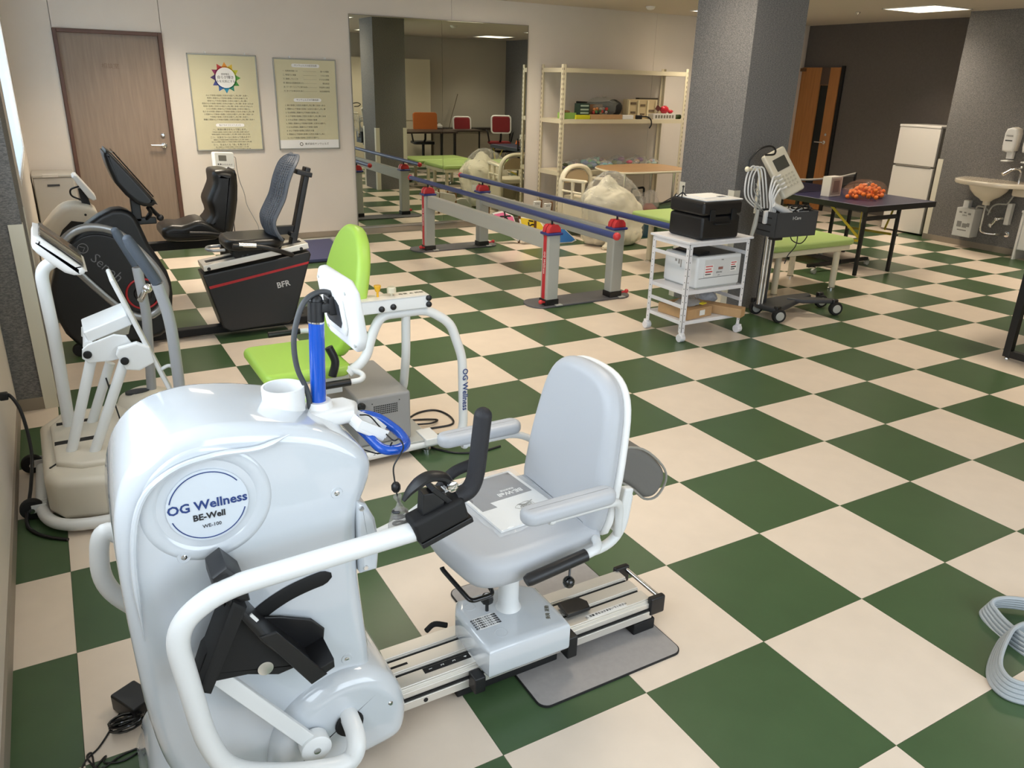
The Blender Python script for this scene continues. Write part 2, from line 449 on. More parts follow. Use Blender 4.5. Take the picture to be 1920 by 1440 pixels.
# right walls: jog by the fridge recess
XR = 6.93; XD = 7.55
struct('wall_right', B().b2(XR, XR + .9, -1.07, 4.17, 0, H), WALLG)
struct('wall_right', B().b2(XD, XD + .12, 4.17, YB + .12, 0, H), WALLD)
struct('ceiling', B().b2(-2.2, 8.0, -2.75, 7.1, H, H + .1), CEIL)
BB = .062
struct('baseboard_back', B().b2(-1.8, -1.455, YB - .008, YB, 0, BB).b2(-.612, XD, YB - .008, YB, 0, BB), BASEB, bevel=.002)
struct('baseboard_left', B().b2(XL, XL + .008, -2.6, 2.94, 0, BB).b2(-1.80, -1.792, 2.935, 3.52, 0, BB).b2(-1.96, -1.79, 2.932, 2.94, 0, BB).b2(XB, XB + .008, 3.52, YB, 0, BB), BASEB)
struct('baseboard_right', B().b2(XR - .008, XR, -.95, 4.17, 0, BB).b2(XR - .008, XD, 4.17, 4.178, 0, BB).b2(XD - .008, XD, 4.17, YB, 0, BB), BASEB)

# free column
CX0, CX1, CY0, CY1 = 2.50, 2.975, 2.815, 3.38
struct('column', B().b2(CX0, CX1, CY0, CY1, 0, H), WALLG)
GUARD = mat('corner_guard_vinyl', (226, 222, 206), .4)
def guard(n, cx, cy, sx, sy, h=.885, w=.055):
    # L section hugging the corner (cx, cy); sx, sy point away from the solid
    b = B().b2(cx + sx * .004, cx - sx * w, cy, cy + sy * .004, .0, h).b2(cx, cx + sx * .004, cy, cy - sy * w, .0, h)
    return struct('trim_%d' % n, b, GUARD)
guard(1, CX0, CY0, -1, -1); guard(2, CX0, CY1, -1, 1); guard(3, CX1, CY0, 1, -1); guard(4, CX1, CY1, 1, 1)
guard(5, -1.80, 2.932, 1, -1, .9); guard(6, -1.80, 3.515, 1, 1, .9)
guard(7, XR, 4.178, -1, 1, .88)

# right hand wooden door, closed against the dark wall
WDR = mat('honey_oak_veneer', (176, 118, 66), .42, noise=(3, .12, (14, 14, 1)))
d2 = struct('door_2', B().b2(XD - .045, XD - .005, 6.44, 6.83, 0.01, 1.84).b2(XD - .045, XD - .005, 6.145, 6.305, 0.01, 1.84).b2(XD - .04, XD - .006, 6.305, 6.44, 1.62, 1.83), WDR)
d2.data.materials.append(WALLD)
ob('door_top_panel', B().b2(XD - .046, XD - .039, 6.304, 6.441, 1.625, 1.84), mat('dark_brown_inlay', (84, 66, 56), .5), d2)
ob('glass_slit', B().b2(XD - .03, XD - .02, 6.303, 6.442, .05, 1.625), mat('smoked_glass', (22, 26, 24), .1), d2)
ob('door_shadow_strip', B().b2(XD - .03, XD - .002, 6.10, 6.144, 0, 1.86), BLACKM, d2)  # solid black strip stands in for the shadow along the door edge
h = B().lathe([(.024, 0), (.024, .012), (.010, .016), (.010, .05)], (XD - .045, 6.22, .90), M=Matrix.Rotation(-pi / 2, 3, 'Y'), seg=14)
h.tube(fillet([(XD - .09, 6.22, .90), (XD - .10, 6.235, .90), (XD - .10, 6.34, .90)], .012), .009, 10)
ob('door_handle', h, CHROME, d2)
ob('door_lock', B().lathe([(.018, 0), (.018, .01), (.009, .012)], (XD - .045, 6.215, 1.0), M=Matrix.Rotation(-pi / 2, 3, 'Y'), seg=14), CHROME, d2)
ob('door_closer', B().b2(XD - .09, XD - .046, 6.70, 6.82, 1.79, 1.83), mat('bronze_metal', (120, 92, 66), .4, metal=.5), d2, .004)

# ceiling lamps
LAMPM = mat('lit_diffuser', (255, 250, 240), .6, emit=(LAMP_C, LAMP_E))
def lamp(x, y, label, k=1.0):
    t = E('ceiling_light', (x, y, H), label, 'ceiling light', 'square ceiling lights')
    s = .30
    b = B().b2(x - s, x + s, y - s, y - s + .012, H - .008, H).b2(x - s, x + s, y + s - .012, y + s, H - .008, H).b2(x - s, x - s + .012, y - s, y + s, H - .008, H).b2(x + s - .012, x + s, y - s, y + s, H - .008, H)
    ob('lamp_frame', b, WHITE2, t)
    ob('diffuser', B().b2(x - s + .012, x + s - .012, y - s + .012, y + s - .012, H - .005, H - .001), LAMPM, t)
    l = bpy.data.lights.new('ceiling_lamp', 'AREA'); l.shape = 'SQUARE'; l.size = .56; l.energy = LAMP_W * k; l.color = LAMP_C; l.spread = radians(115)
    o = bpy.data.objects.new('ceiling_lamp', l); COL.objects.link(o); o.location = (x, y, H - .012)
lamp(6.38, 4.30, 'square ceiling light above the fridge and sink at top right', .8)
for (x, y, lb) in ((3.85, 3.85, 'square ceiling light right behind the grey column, seen in the mirror top'), (2.02, 2.85, 'square ceiling light in front of the grey column, seen at the mirror left'), (6.0, .3, 'square ceiling light above the red chairs, seen in the mirror'), (6.0, 2.3, 'square ceiling light at the right edge of the mirror'),
                   (2.6, 5.95, 'square ceiling light above the parallel bars near the mirror'), (-.6, 5.75, 'square ceiling light above the brown door and posters'), (5.2, 5.9, 'square ceiling light above the ivory shelf'), (.1, 3.3, 'square ceiling light above the recumbent bike'), (3.6, .4, 'unseen square ceiling light added to brighten the open floor'), (.2, .9, 'unseen square ceiling light added above the grey stepper chair to brighten the floor')):  # open floor and stepper chair lamps are added to brighten the front
    lamp(x, y, lb, (.45 if (x, y) == (.2, .9) else .45 if (x, y) == (2.02, 2.85) else 1.5 if (x, y) == (-.6, 5.75) else .8 if x > 5 else 1.0))
sd = B().lathe([(.05, 0), (.05, .012), (.035, .03), (.012, .036)], (4.285, 6.14, H), M=Matrix.Rotation(pi, 3, 'X'), seg=20)
ob('smoke_detector', sd, WHITE2, label='round white smoke detector on the ceiling left of the column', cat='smoke detector')
sd = B().lathe([(.028, 0), (.028, .008), (.012, .02), (.006, .03)], (6.22, 5.0, H), M=Matrix.Rotation(pi, 3, 'X'), seg=16)
ob('sprinkler_head', sd, CHROME, label='tiny sprinkler head on the ceiling right of the column', cat='sprinkler')
sd = B().lathe([(.05, 0), (.05, .012), (.035, .03), (.012, .036)], (4.1, 2.6, H), M=Matrix.Rotation(pi, 3, 'X'), seg=20)
ob('smoke_detector', sd, WHITE2, label='white ceiling smoke detector seen reflected in the wall mirror', cat='smoke detector')

# mirror
MIR = mat('silvered_mirror', (214, 218, 210), .0, metal=1.0)
t = E('wall_mirror', (2.10, YB, .09), 'large frameless wall mirror in two panes behind the parallel bars', 'mirror')
ob('mirror_pane', B().b2(1.10, 2.080, YB - .006, YB - .001, .09, 2.130), MIR, t)
ob('mirror_pane', B().b2(2.083, 3.105, YB - .006, YB - .001, .09, 2.130), MIR, t)
ob('mirror_edge', B().b2(1.092, 3.113, YB - .008, YB - .0005, 2.130, 2.137).b2(1.092, 3.113, YB - .010, YB - .0005, .080, .09).b2(1.092, 1.099, YB - .008, YB - .0005, .09, 2.130).b2(3.106, 3.113, YB - .008, YB - .0005, .09, 2.130), mat('mirror_edge_trim', (150, 146, 136), .4, metal=.5), t)

t.rotation_euler = (0, 0, radians(-.6)); t.location.y -= .014
# posters
PF = mat('poster_frame_silver', (160, 160, 152), .4, metal=.5); PPR = mat('poster_sage_paper', (212, 206, 172), .5)
def poster(x0, x1, z0, z1, label):
    t = E('framed_poster', ((x0 + x1) / 2, YB - .012, z0), label, 'poster')
    y = YB - .022
    f = B().b2(x0, x1, y, YB - .001, z1 - .012, z1).b2(x0, x1, y, YB - .001, z0, z0 + .012).b2(x0, x0 + .010, y, YB - .001, z0, z1).b2(x1 - .010, x1, y, YB - .001, z0, z1)
    ob('picture_frame', f, PF, t, .002)
    ob('print', B().b2(x0 + .010, x1 - .010, y + .006, y + .010, z0 + .012, z1 - .012), PPR, t)
    for xx in (x0 + .16, x1 - .10): ob('hook', B().b2(xx - .006, xx + .006, y + .004, YB, z1, z1 + .018), WHITE2, t)
    return t, y + .0055
t, y = poster(-.43, .178, .885, 1.731, 'sage green framed poster with a rainbow sun wheel, left of the pair')
cx, cz = -.112, 1.53
cols = [(232, 150, 50), (226, 190, 50), (206, 206, 60), (90, 160, 60), (60, 140, 60), (50, 140, 120), (50, 150, 190), (60, 110, 180), (70, 80, 150), (80, 60, 110), (150, 50, 100), (200, 60, 60)]
for k, c in enumerate(cols):
    a = pi / 2 - 2 * pi * k / 12; b = B(); da = pi / 12
    v = [b.bm.verts.new((cx + r * cos(q), y - .0008, cz + r * sin(q))) for r, q in ((.095, a - da), (.135, a), (.095, a + da))]
    v2 = [b.bm.verts.new((p.co.x, y + .0002, p.co.z)) for p in v]
    b._f(v); b._f(v2[::-1])
    for i in range(3): b._f([v[i], v2[i], v2[(i + 1) % 3], v[(i + 1) % 3]])
    b.pillow([(cx + .07 * cos(a - da), cz + .07 * sin(a - da)), (cx + .10 * cos(a - da), cz + .10 * sin(a - da)), (cx + .10 * cos(a + da), cz + .10 * sin(a + da)), (cx + .07 * cos(a + da), cz + .07 * sin(a + da))], y - .0008, y + .0002, 0)
    ob('sun_ray', b, mat('sun_ray_ink_%d' % k, c, .5), t)
ob('sun_disc', B().lathe([(.088, 0), (.088, .001)], (cx, y - .0002, cz), M=Matrix.Rotation(pi / 2, 3, 'X'), seg=32), PAPER, t)
text('lettering', '経営理念', .018, FX(cx, y - .0016, cz + .03), INK, t, depth=.0002)
text('lettering', '自らが輝き', .030, FX(cx, y - .0016, cz + .002), INK, t, depth=.0002)
text('lettering', '人を元気にする', .024, FX(cx, y - .0016, cz - .032), INK, t, depth=.0002)
def lines(n, x, z, dz, size, L, seed, align='CENTER', p=''):
    r = random.Random(seed); S = '私たちは笑顔と感謝の心で地域の皆様に元気をお届けし共に輝く未来へ歩みます'
    out = []
    for i in range(n):
        k = L + r.randint(-4, 3); st = r.randint(0, 14); out.append((p % (i + 1) if p else '') + (S + S)[st:st + k])
    for i, s in enumerate(out): text('lettering', s, size, FX(x, y - .0004, z - i * dz), INKG, t, align, depth=.0002)
lines(10, cx, 1.375, .0235, .0165, 25, 1)
ob('caption_pill', B().pillow([(cx - .115 + .014 * cos(q), 1.115 + .014 * sin(q)) for q in [pi / 2 + pi * i / 6 for i in range(7)]] + [(cx + .115 + .014 * cos(q), 1.115 + .014 * sin(q)) for q in [-pi / 2 + pi * i / 6 for i in range(7)]], y - .0006, y + .0002, 0), PAPER, t)
text('lettering', '私たちのコミットメント', .018, FX(cx, y - .0008, 1.115), INKG, t, depth=.0002)
for zz, s in ((1.075, '一、笑顔の輝きをもって接します。'), (1.005, '二つ、元気なコールに向かって挑みます！'), (.938, '三つ、生まれくる「命」を尊びます！')):
    text('lettering', s, .020, FX(cx, y - .0004, zz), INKG, t, depth=.0002)
lines(2, cx, 1.052, .020, .014, 24, 5); lines(2, cx, .983, .019, .013, 28, 6); lines(2, cx, .917, .018, .013, 24, 8)
t, y = poster(.332, .938, .885, 1.718, 'sage green framed poster of numbered text lines, right of the pair')
cx = .638
def pill(z, w):
    ob('caption_pill', B().pillow([(cx - w + .016 * cos(q), z + .016 * sin(q)) for q in [pi / 2 + pi * i / 6 for i in range(7)]] + [(cx + w + .016 * cos(q), z + .016 * sin(q)) for q in [-pi / 2 + pi * i / 6 for i in range(7)]], y - .0006, y + .0002, 0), PAPER, t)
pill(1.655, .12); text('lettering', 'サンウェルズの経営指標', .020, FX(cx, y - .0008, 1.655), INKG, t, depth=.0002)
for i, (a, c) in enumerate((('一. 社員満足度とは', '第一に感謝'), ('二. 地域力と貢献', 'ともに成長'), ('三. 挑戦していく力', 'さらなる感動'), ('四. 健全なる財務体質の力', '健全経営'), ('五. リーダーシップと実行の力', '利益率の達成'), ('六. すべての幸せのために', '社会価値創造'))):
    z = 1.605 - i * .036
    text('lettering', a, .017, FX(.415, y - .0004, z), INKG, t, 'LEFT', depth=.0002); text('lettering', c, .017, FX(.865, y - .0004, z), INKG, t, 'RIGHT', depth=.0002)
    ob('rule_line', B().b2(.61, .74, y - .0004, y, z - .001, z), INKG, t)
pill(1.345, .12); text('lettering', 'サンウェルズの行動指針', .020, FX(cx, y - .0008, 1.345), INKG, t, depth=.0002)
lines(10, .415, 1.295, .0335, .018, 18, 11, 'LEFT', '%d. ')
ob('footer_band', B().b2(.343, .927, y - .0004, y, .897, .975), PAPER, t)
ob('company_logo', B().tube([(.55 + .014 * cos(q), y - .0008,   .935 + .014 * sin(q)) for q in [2 * pi * i / 20 for i in range(20)]], .003, 6, closed=True), INKG, t)
text('lettering', '株式会社サンウェルズ', .024, FX(.705, y - .0010,   .935), INKG, t, depth=.0002)
# ================================================================ FRONT MACHINE: recumbent stepper
t = RS = E('recumbent_stepper', (-1.35, .30, 0), 'large white glossy recumbent stepper with grey chair on a rail in the foreground', 'exercise machine')
shell = [(-1.58, .07), (-1.625, .15), (-1.648, .30), (-1.655, .50), (-1.655, .68), (-1.645, .79), (-1.615, .87), (-1.56, .918), (-1.48, .936), (-1.40, .93), (-1.33, .915), (-1.27, .897), (-1.22, .872),
         (-1.175, .838), (-1.150, .80), (-1.150, .765), (-1.162, .73), (-1.178, .69), (-1.186, .64), (-1.188, .52), (-1.180, .40), (-1.172, .28), (-1.18, .16), (-1.22, .08), (-1.35, .06), (-1.48, .06)]
b = B().pillow(shell, .155, .445, .034, 'xz', n=6, smooth=4)
hs = ob('housing', b, WHITE_GLOSS, t, sharp=60)
# raised ridge on the shoulder + recessed ring around the badge
ob('shoulder_ridge', B().tube(catmull([(-1.632, .150, .52), (-1.628, .147, .70), (-1.60, .147, .82), (-1.54, .147, .873), (-1.46, .147, .888), (-1.38, .147, .885), (-1.32, .150, .90)], 5), [.001, .002, .004] + [.006] * 25 + [.004, .002, .001], 8), WHITE_GLOSS, hs)
cx, cz, yn = -1.485, .785, .155
ob('badge_ring', B().lathe([(.090, -.003), (.092, .0003), (.104, .0018), (.112, .0022), (.121, .0003), (.123, -.003)], (cx, yn, cz), M=Matrix.Rotation(pi / 2, 3, 'X'), seg=48), WHITE_GLOSS, hs, sharp=80)
bd = ob('badge', B().lathe([(.0755, -.003), (.0755, .0045)], (cx, yn, cz), M=Matrix.Rotation(pi / 2, 3, 'X'), seg=48), mat('badge_silver_white', (212, 220, 228), .3), hs)
yb = yn - .0052
for a0, a1 in ((35, 168), (198, 345)):
    ob('badge_arc', B().tube([(cx + .070 * cos(radians(a)), yb, cz + .070 * sin(radians(a))) for a in range(a0, a1 + 1, 5)], .0011, 6), OGBLUE, hs)
text('lettering', 'OG Wellness', .0265, FX(cx, yb, cz + .002), OGBLUE, hs, bold=.0006, sx=1.0)
text('lettering', 'BE-Well', .018, FX(cx, yb, cz - .023), INK, hs, bold=.0005)
text('lettering', 'WE-100', .0105, FX(cx + .003, yb, cz - .044), INK, hs)
for (x, z) in ((-1.540, .682), (-1.232, .745), (-1.233, .314)):
    ob('screw', B().m(WHITE_GLOSS).lathe([(.014, -.002), (.012, .002), (.006, .001)], (x, yn, z), M=Matrix.Rotation(pi / 2, 3, 'X'), seg=16).m(CHROME).lathe([(.0055, 0), (.0055, .0025), (.003, .0035)], (x, yn, z), M=Matrix.Rotation(pi / 2, 3, 'X'), seg=12), None, hs)
# seat side joint plate
ob('side_plate', B().pillow([(-1.19, .53), (-1.150, .53), (-1.142, .60), (-1.150, .66), (-1.168, .70), (-1.19, .715)], .152, .448, .01, smooth=0), WHITE_GLOSS, t)
ob('bolt', B().lathe([(.006, 0), (.005, .003)], (-1.181, .152, .695), M=Matrix.Rotation(pi / 2, 3, 'X'), seg=12).lathe([(.006, 0), (.005, .003)], (-1.178, .152, .545), M=Matrix.Rotation(pi / 2, 3, 'X'), seg=12), CHROME, t)
# curved pedal slot
arc = [(-1.45, .468), (-1.41, .505), (-1.36, .530), (-1.31, .543), (-1.255, .550)]
ob('pedal_slot', B().tube([(q.x, .1535, q.y) for q in catmull([(a[0], a[1], 0) for a in arc], 5)], [.006, .015] + [.0185] * (len(catmull([(a[0], a[1], 0) for a in arc], 5)) - 4) + [.015, .006], 12, flat=(.15, (0, 1, 0))), BLACKM, t)
# lower fairing
fair = [(-1.42, .045), (-1.43, .12), (-1.405, .20), (-1.35, .255), (-1.27, .287), (-1.20, .283), (-1.145, .25), (-1.108, .19), (-1.098, .12), (-1.115, .06), (-1.18, .04), (-1.30, .03)]
ob('lower_fairing', B().pillow(fair, .118, .482, .04, n=5, smooth=4), WHITE_GLOSS, t, sharp=60)
for (x, z) in ((-1.33, .17), (-1.145, .175)):
    ob('screw', B().lathe([(.006, 0), (.004, .003)], (x, .118, z), M=Matrix.Rotation(pi / 2, 3, 'X'), seg=12), CHROME, t)
ob('base_skirt', B().pillow([(-1.665, .0), (-1.672, .05), (-1.655, .10), (-1.60, .12), (-1.40, .09), (-1.40, 0)], .14, .46, .02, n=3, smooth=3), WHITE_GLOSS, t)
ob('under_frame', B().b2(-1.58, -1.12, .20, .40, 0.0, .05), BLACKM, t)
ob('hub_ring', B().lathe([(.030, 0), (.034, .004), (.031, .010), (.026, .012)], (-1.248, .118, .165), M=Matrix.Rotation(pi / 2, 3, 'X'), seg=24), BLACKM, t)
# crank bar
def bar(b, p, q, w, th):
    p, q = V(p), V(q); d = (q - p).normalized(); n = V((0, 1, 0)); u = d.cross(n)
    M = Matrix((d, n, u)).transposed()
    return b.box((p + q) / 2, ((q - p).length, th, w), M)
ob('crank_link', bar(B(), (-1.515, .095, .43), (-1.338, .095, .165), .034, .016), WHITE, t, .003)
ob('crank_disc', B().m(WHITE).lathe([(.034, -.02), (.034, .010), (.030, .013), (.010, .0135)], (-1.335, .090, .160), M=Matrix.Rotation(pi / 2, 3, 'X'), seg=28).m(CHROME).lathe([(.008, .013), (.008, .016), (.004, .0165)], (-1.335, .090, .160), M=Matrix.Rotation(pi / 2, 3, 'X'), seg=14), WHITE, t)
# pedal (near foot): sole plate, heel cup, side arc, bracket
def pedal(y0, y1, dx=0, dz=0, nm='foot_pedal'):
    O = V((dx, 0, dz))
    e1 = V((-1.505, 0, .655)) + O; e2 = V((-1.335, 0, .37)) + O   # toe (top) to heel (bottom), sole line
    d = (e2 - e1).normalized(); n = V((d.z, 0, -d.x)) * -1          # towards the user (+x,+z)
    if n.x < 0: n = -n
    b = B(); yc = (y0 + y1) / 2
    def L(u, v_): p = e1 + d * u + n * v_; return (p.x, p.z)
    ln = (e2 - e1).length
    sole = [L(0, 0), L(ln * .5, -.012), L(ln, 0), L(ln, .02), L(ln * .5, .006), L(0, .016)]
    b.pillow(sole, y0, y1, .006, n=2)
    b.pillow([L(ln * .52, 0), L(ln, -.002), L(ln + .008, .05), L(ln * .93, .075), L(ln * .8, .07), L(ln * .62, .03)], y1 - .008, y1, .003, n=2)
    b.pillow([L(ln * .45, -.006), L(ln, -.006), L(ln + .006, .03), L(ln * .5, .022)], y0 - .004, y0 + .004, .002, n=1)
    b.pillow([L(ln * .93, .0), L(ln, -.002), L(ln + .008, .05), L(ln * .97, .06)], y0, y1, .003, n=2)
    b.pillow([L(0, 0), L(-.02, .012), L(-.02, .045), L(.03, .05), L(.075, .03), L(.06, .01)], y0 + .005, y1, .008, n=2)
    o = ob(nm, b, BLACK, t)
    b = B()
    tri = [L(ln * .12, -.01), L(ln * .30, -.03), (-1.535 + dx, .50 + dz), (-1.553 + dx, .455 + dz), (-1.53 + dx, .43 + dz), (-1.46 + dx, .42 + dz), (-1.40 + dx, .395 + dz), (-1.36 + dx, .40 + dz), L(ln * .9, -.004)]
    b.pillow(tri, yc - .02, yc + .03, .004, n=2)
    b.pillow([(-1.558 + dx, .44 + dz), (-1.535 + dx, .425 + dz), (-1.45 + dx, .60 + dz), (-1.475 + dx, .625 + dz)], yc - .05, yc + .03, .006, n=2)
    ob('pedal_bracket', b, BLACKM, o)
    ob('pivot_ring', B().lathe([(.010, .0), (.016, .0), (.016, .004), (.010, .004)], (-1.425 + dx, yc - .02, .425 + dz), M=Matrix.Rotation(pi / 2, 3, 'X'), seg=20), CHROME, o)
    ob('sole_tag', B().box((V((L(ln * .33, .012)[0], y0 + .006, L(ln * .33, .012)[1]))), (.006, .004, .022), Matrix.Rotation(-.55, 3, 'Y')), WHITE2, o)
pedal(.055, .145)
pedal(.455, .545, .09, .03)
# moving arms
near = fillet([(-1.248, .15, .19), (-1.248, .045, .175), (-1.275, .035, .125), (-1.40, .035, .165), (-1.525, .035, .235), (-1.558, .04, .33), (-1.585, .05, .60), (-1.50, .055, .655), (-1.09, .062, .665)], .06, 8)
ob('swing_arm', B().tube(near, .0215, 16), WHITE, t)
far = fillet([(-1.248, .45, .19), (-1.30, .555, .14), (-1.50, .565, .20), (-1.60, .56, .28), (-1.70, .545, .42), (-1.68, .545, .58), (-1.62, .55, .52), (-1.40, .56, .36), (-1.10, .56, .330), (-.945, .56, .358), (-.85, .56, .405), (-.80, .56, .455)], .07, 8)
ob('swing_arm', B().tube(far, .0215, 16), WHITE, t)
def clamp(p, q, y, gr, lever):
    d = (V(q) - V(p)).normalized(); n = V((0, 1, 0)); u = V((-d.z, 0, d.x)); c = (V(p) + V(q)) / 2
    M = Matrix((d, n, u)).transposed(); ln = (V(q) - V(p)).length
    o = ob('handle_clamp', B().box(c, (ln, .056, .056), M), BLACKM, t, .010, segs=3)
    ob('clamp_jaw', B().box(c - u * .036 + d * .006, (ln * 1.0, .05, .014), M).box(c + u * .043 - d * .002, (.05, .03, .05), M @ Matrix.Rotation(.35, 3, 'Y')).box(c + u * .05 + d * .02, (.012, .034, .062), M @ Matrix.Rotation(-.5, 3, 'Y')), BLACK, o, .002)
    ob('grip', B().tube(fillet(gr, .05, 8), .0195, 16).ball(gr[-1], .0195, 16), mat('black_foam_grip', (34, 34, 38), .65, bump=(300, .2)), o)
    if lever:
        ob('lever', B().tube(catmull(lever, 5), [.006 + .011 * min(1, k / 7) for k in range(len(lever) * 5 - 4)], 10, flat=(.62, (0, 0, 1))), BLACK, o)
        ob('lever_knob', B().m(CHROME).lathe([(.012, 0), (.012, .006), (.006, .008)], (lever[-1][0], lever[-1][1] - .016, lever[-1][2]), M=Matrix.Rotation(pi / 2, 3, 'X'), seg=20), CHROME, o)
clamp((-1.105, .06, .672), (-.985, .062, .705), .06, [(-1.00, .062, .722), (-.955, .062, .733), (-.936, .062, .90)],
      [(-1.125, .05, .752), (-1.105, .05, .775), (-1.07, .05, .793), (-1.035, .05, .785), (-1.022, .05, .768)])
ob('grip', B().tube(fillet([(-.84, .56, .42), (-.80, .56, .465), (-.77, .56, .497), (-.68, .56, .512)], .03, 6), .0165, 14).ball((-.68, .56, .512), .0165, 12), mat('black_foam_grip', (34, 34, 38), .65, bump=(300, .2)), t)
# cup holder, pole, display
b = B().lathe([(.043, 0), (.0445, .055), (.0445, .060), (.040, .060), (.038, .012), (.001, .010)], (-1.291, .30, .885), seg=36)
ob('cup_holder', b, WHITE2, t, sharp=50)
ob('pole_collar', B().lathe([(.036, 0), (.030, .018), (.026, .034), (.022, .034)], (-1.216, .30, .865), seg=28).pillow([(-1.262, .255), (-1.15, .262), (-1.13, .30), (-1.15, .338), (-1.262, .345)], .845, .885, .012, 'xy', n=3), WHITE2, t, sharp=50)
ob('display_pole', B().cyl((-1.218, .30, .88), (-1.210, .30, 1.075), .0165, seg=24), BLUEG, t)
ob('pole_ring', B().cyl((-1.211, .30, 1.075), (-1.2105, .30, 1.079), .0172, seg=24), CHROME, t)
ob('pole_cap', B().cyl((-1.2105, .30, 1.079), (-1.208, .30, 1.122), .0175, seg=24).ball((-1.208, .30, 1.122), .015, 12), BLACK, t)
ob('display_bracket', B().box((-1.19, .30, 1.108), (.03, .03, .022)).box((-1.165, .305, 1.11), (.04, .045, .04)), BLACK, t, .004)
Md = Matrix.Translation((-1.150, .310, 1.098)) @ Matrix.Rotation(radians(1), 4, 'Z') @ Matrix.Rotation(radians(-8), 4, 'Y')
hx, hz = .108, .078
pl = [(-hx, -hz * .55), (-hx * .72, -hz), (hx * .78, -hz), (hx, -hz * .8), (hx, hz * .66), (hx * .74, hz), (-hx * .7, hz), (-hx, hz * .72)]
dp = ob('display', B().pillow(pl, -.013, .013, .009, 'yz', n=3, M=Md), WHITE2, t, sharp=50)
ob('display_back_frame', B().pillow([(x * .60, z * .62) for x, z in pl], -.020, -.012, .004, 'yz', n=2, M=Md), WHITE2, dp)
ob('display_back_recess', B().pillow([(x * .46, z * .40) for x, z in pl], -.0212, -.0195, 0, 'yz', M=Md), DARK, dp)
ob('screen', B().pillow([(x * .8, z * .72) for x, z in pl], .0125, .0142, 0, 'yz', M=Md), SCREEN, dp)
for sx_, sz_ in ((-.085, -.060), (-.085, .055), (.085, .055), (.085, -.060)):
    q = Md @ V((-.013, sx_, sz_)); ob('screw', B().lathe([(.004, 0), (.004, .0015)], q, M=Matrix.Rotation(-pi / 2, 3, 'Y'), seg=10), GREYL, dp)
ob('cable', B().tube(catmull([(-1.150, .30, 1.115), (-1.19, .30, 1.14), (-1.235, .29, 1.125), (-1.262, .285, 1.06), (-1.262, .285, .99), (-1.243, .29, .93), (-1.238, .292, .885)], 7), .0058, 10), mat('grey_cable', (64, 66, 68), .5), t)
# tray and blue handle
Mt = Matrix.Translation((-1.120, .265, .832)) @ Matrix.Rotation(radians(32), 4, 'Y')
tr = [(-.040, -.040), (.030, -.040), (.040, 0), (.030, .042), (-.040, .042), (-.045, 0)]
b = B().pillow(tr, -.012, .0, .004, 'xy', n=2, M=Mt)
for i in range(6):
    p, q = V((*tr[i], 0)), V((*tr[(i + 1) % 6], 0))
    if i in (1,): continue
    c = Mt @ ((p + q) / 2 + V((0, 0, .007))); dd = (q - p); a = math.atan2(dd.y, dd.x)
    b.box(c, (dd.length + .003, .004, .018), Mt.to_3x3() @ Matrix.Rotation(a, 3, 'Z'))
ob('tray', b, WHITE2, t)
lp = fillet([(-1.13, .24, .822), (-1.145, .30, .838), (-1.115, .335, .834), (-1.075, .318, .824), (-1.045, .262, .802), (-1.045, .215, .792), (-1.08, .195, .793), (-1.115, .20, .80), (-1.13, .24, .822)], .022, 5)
ob('grab_handle', B().tube(lp[:-1], .0115, 12, closed=True), BLUEG, t)
ob('sensor_wire', B().tube(catmull([(-1.135, .27, .86), (-1.12, .25, .862), (-1.10, .24, .835), (-1.085, .205, .815), (-1.075, .19, .822), (-1.07, .18, .805), (-1.085, .17, .79), (-1.10, .165, .77), (-1.108, .140, .75), (-1.105, .138, .72), (-1.10, .135, .69)], 6), .0018, 6)
   .tube(catmull([(-1.15, .22, .80), (-1.12, .205, .79), (-1.10, .20, .795), (-1.09, .195, .815)], 6), .0018, 6).ball((-1.106, .139, .735), .011, 10, (1, 1, 1.2)), BLACK, t)
# rail
ra = B()
for y0, y1 in ((.212, .262), (.272, .322), (.332, .382)):
    ra.b2(-1.14, -.275, y0, y1, .045, .108)
    ra.b2(-1.14, -.275, y0 + .004, y1 - .004, .108, .112)
ra.b2(-1.14, -.275, .20, .394, .05, .075).b2(-1.14, -.275, .206, .388, .083, .100)
ob('rail', ra, ALU, t, .0015)
ob('rail_groove', B().b2(-1.13, -.28, .262, .272, .06, .104).b2(-1.13, -.28, .322, .332, .06, .104).b2(-1.10, -1.03, .292, .300, .106, .1125).b2(-1.13, -.28, .203, .207, .076, .082), BLACKM, t)
ob('scale_strip', B().b2(-1.005, -.87, .236, .256, .1115, .1128), BLACKM, t)
for i in range(4): text('lettering', str(i + 1), .013, frame((-.985 + i * .034, .246, .1130), (0, 1, 0), (-1, 0, 0)), PAPER, t)
ob('rail_stop', B().m(BLACKM).cyl((-1.02, .198, .063), (-1.02, .205, .063), .006, seg=12), BLACKM, t)
for a in ((-.285, -.230, .196, .216, .06, .120), (-.285, -.230, .372, .392, .06, .120)): ob('rail_end_cap', B().b2(*a), BLACK, t, .005)
ob('end_roller', B().cyl((-.243, .216, .108), (-.243, .372, .108), .007, seg=14), CHROME, t)
for a in ((-.34, -.26, .20, .40, .0068, .045), (-.92, -.60, .22, .38, .0068, .045)): ob('rail_foot', B().b2(*a), BLACKM, t, .004)
ob('warning_label', B().b2(-.50, -.36, .218, .236, .1121, .1127), PAPER, t)
text('lettering', '⚠ 注意 手をはさまないでください', .0095, frame((-.43, .227, .1131), (1, 0, 0), (0, 1, 0)), INK, t)
ob('brake_pedal', B().pillow([(-.555, .245), (-.475, .245), (-.465, .275), (-.48, .305), (-.55, .305)], .116, .130, .005, 'xy', n=2), BLACK, t)
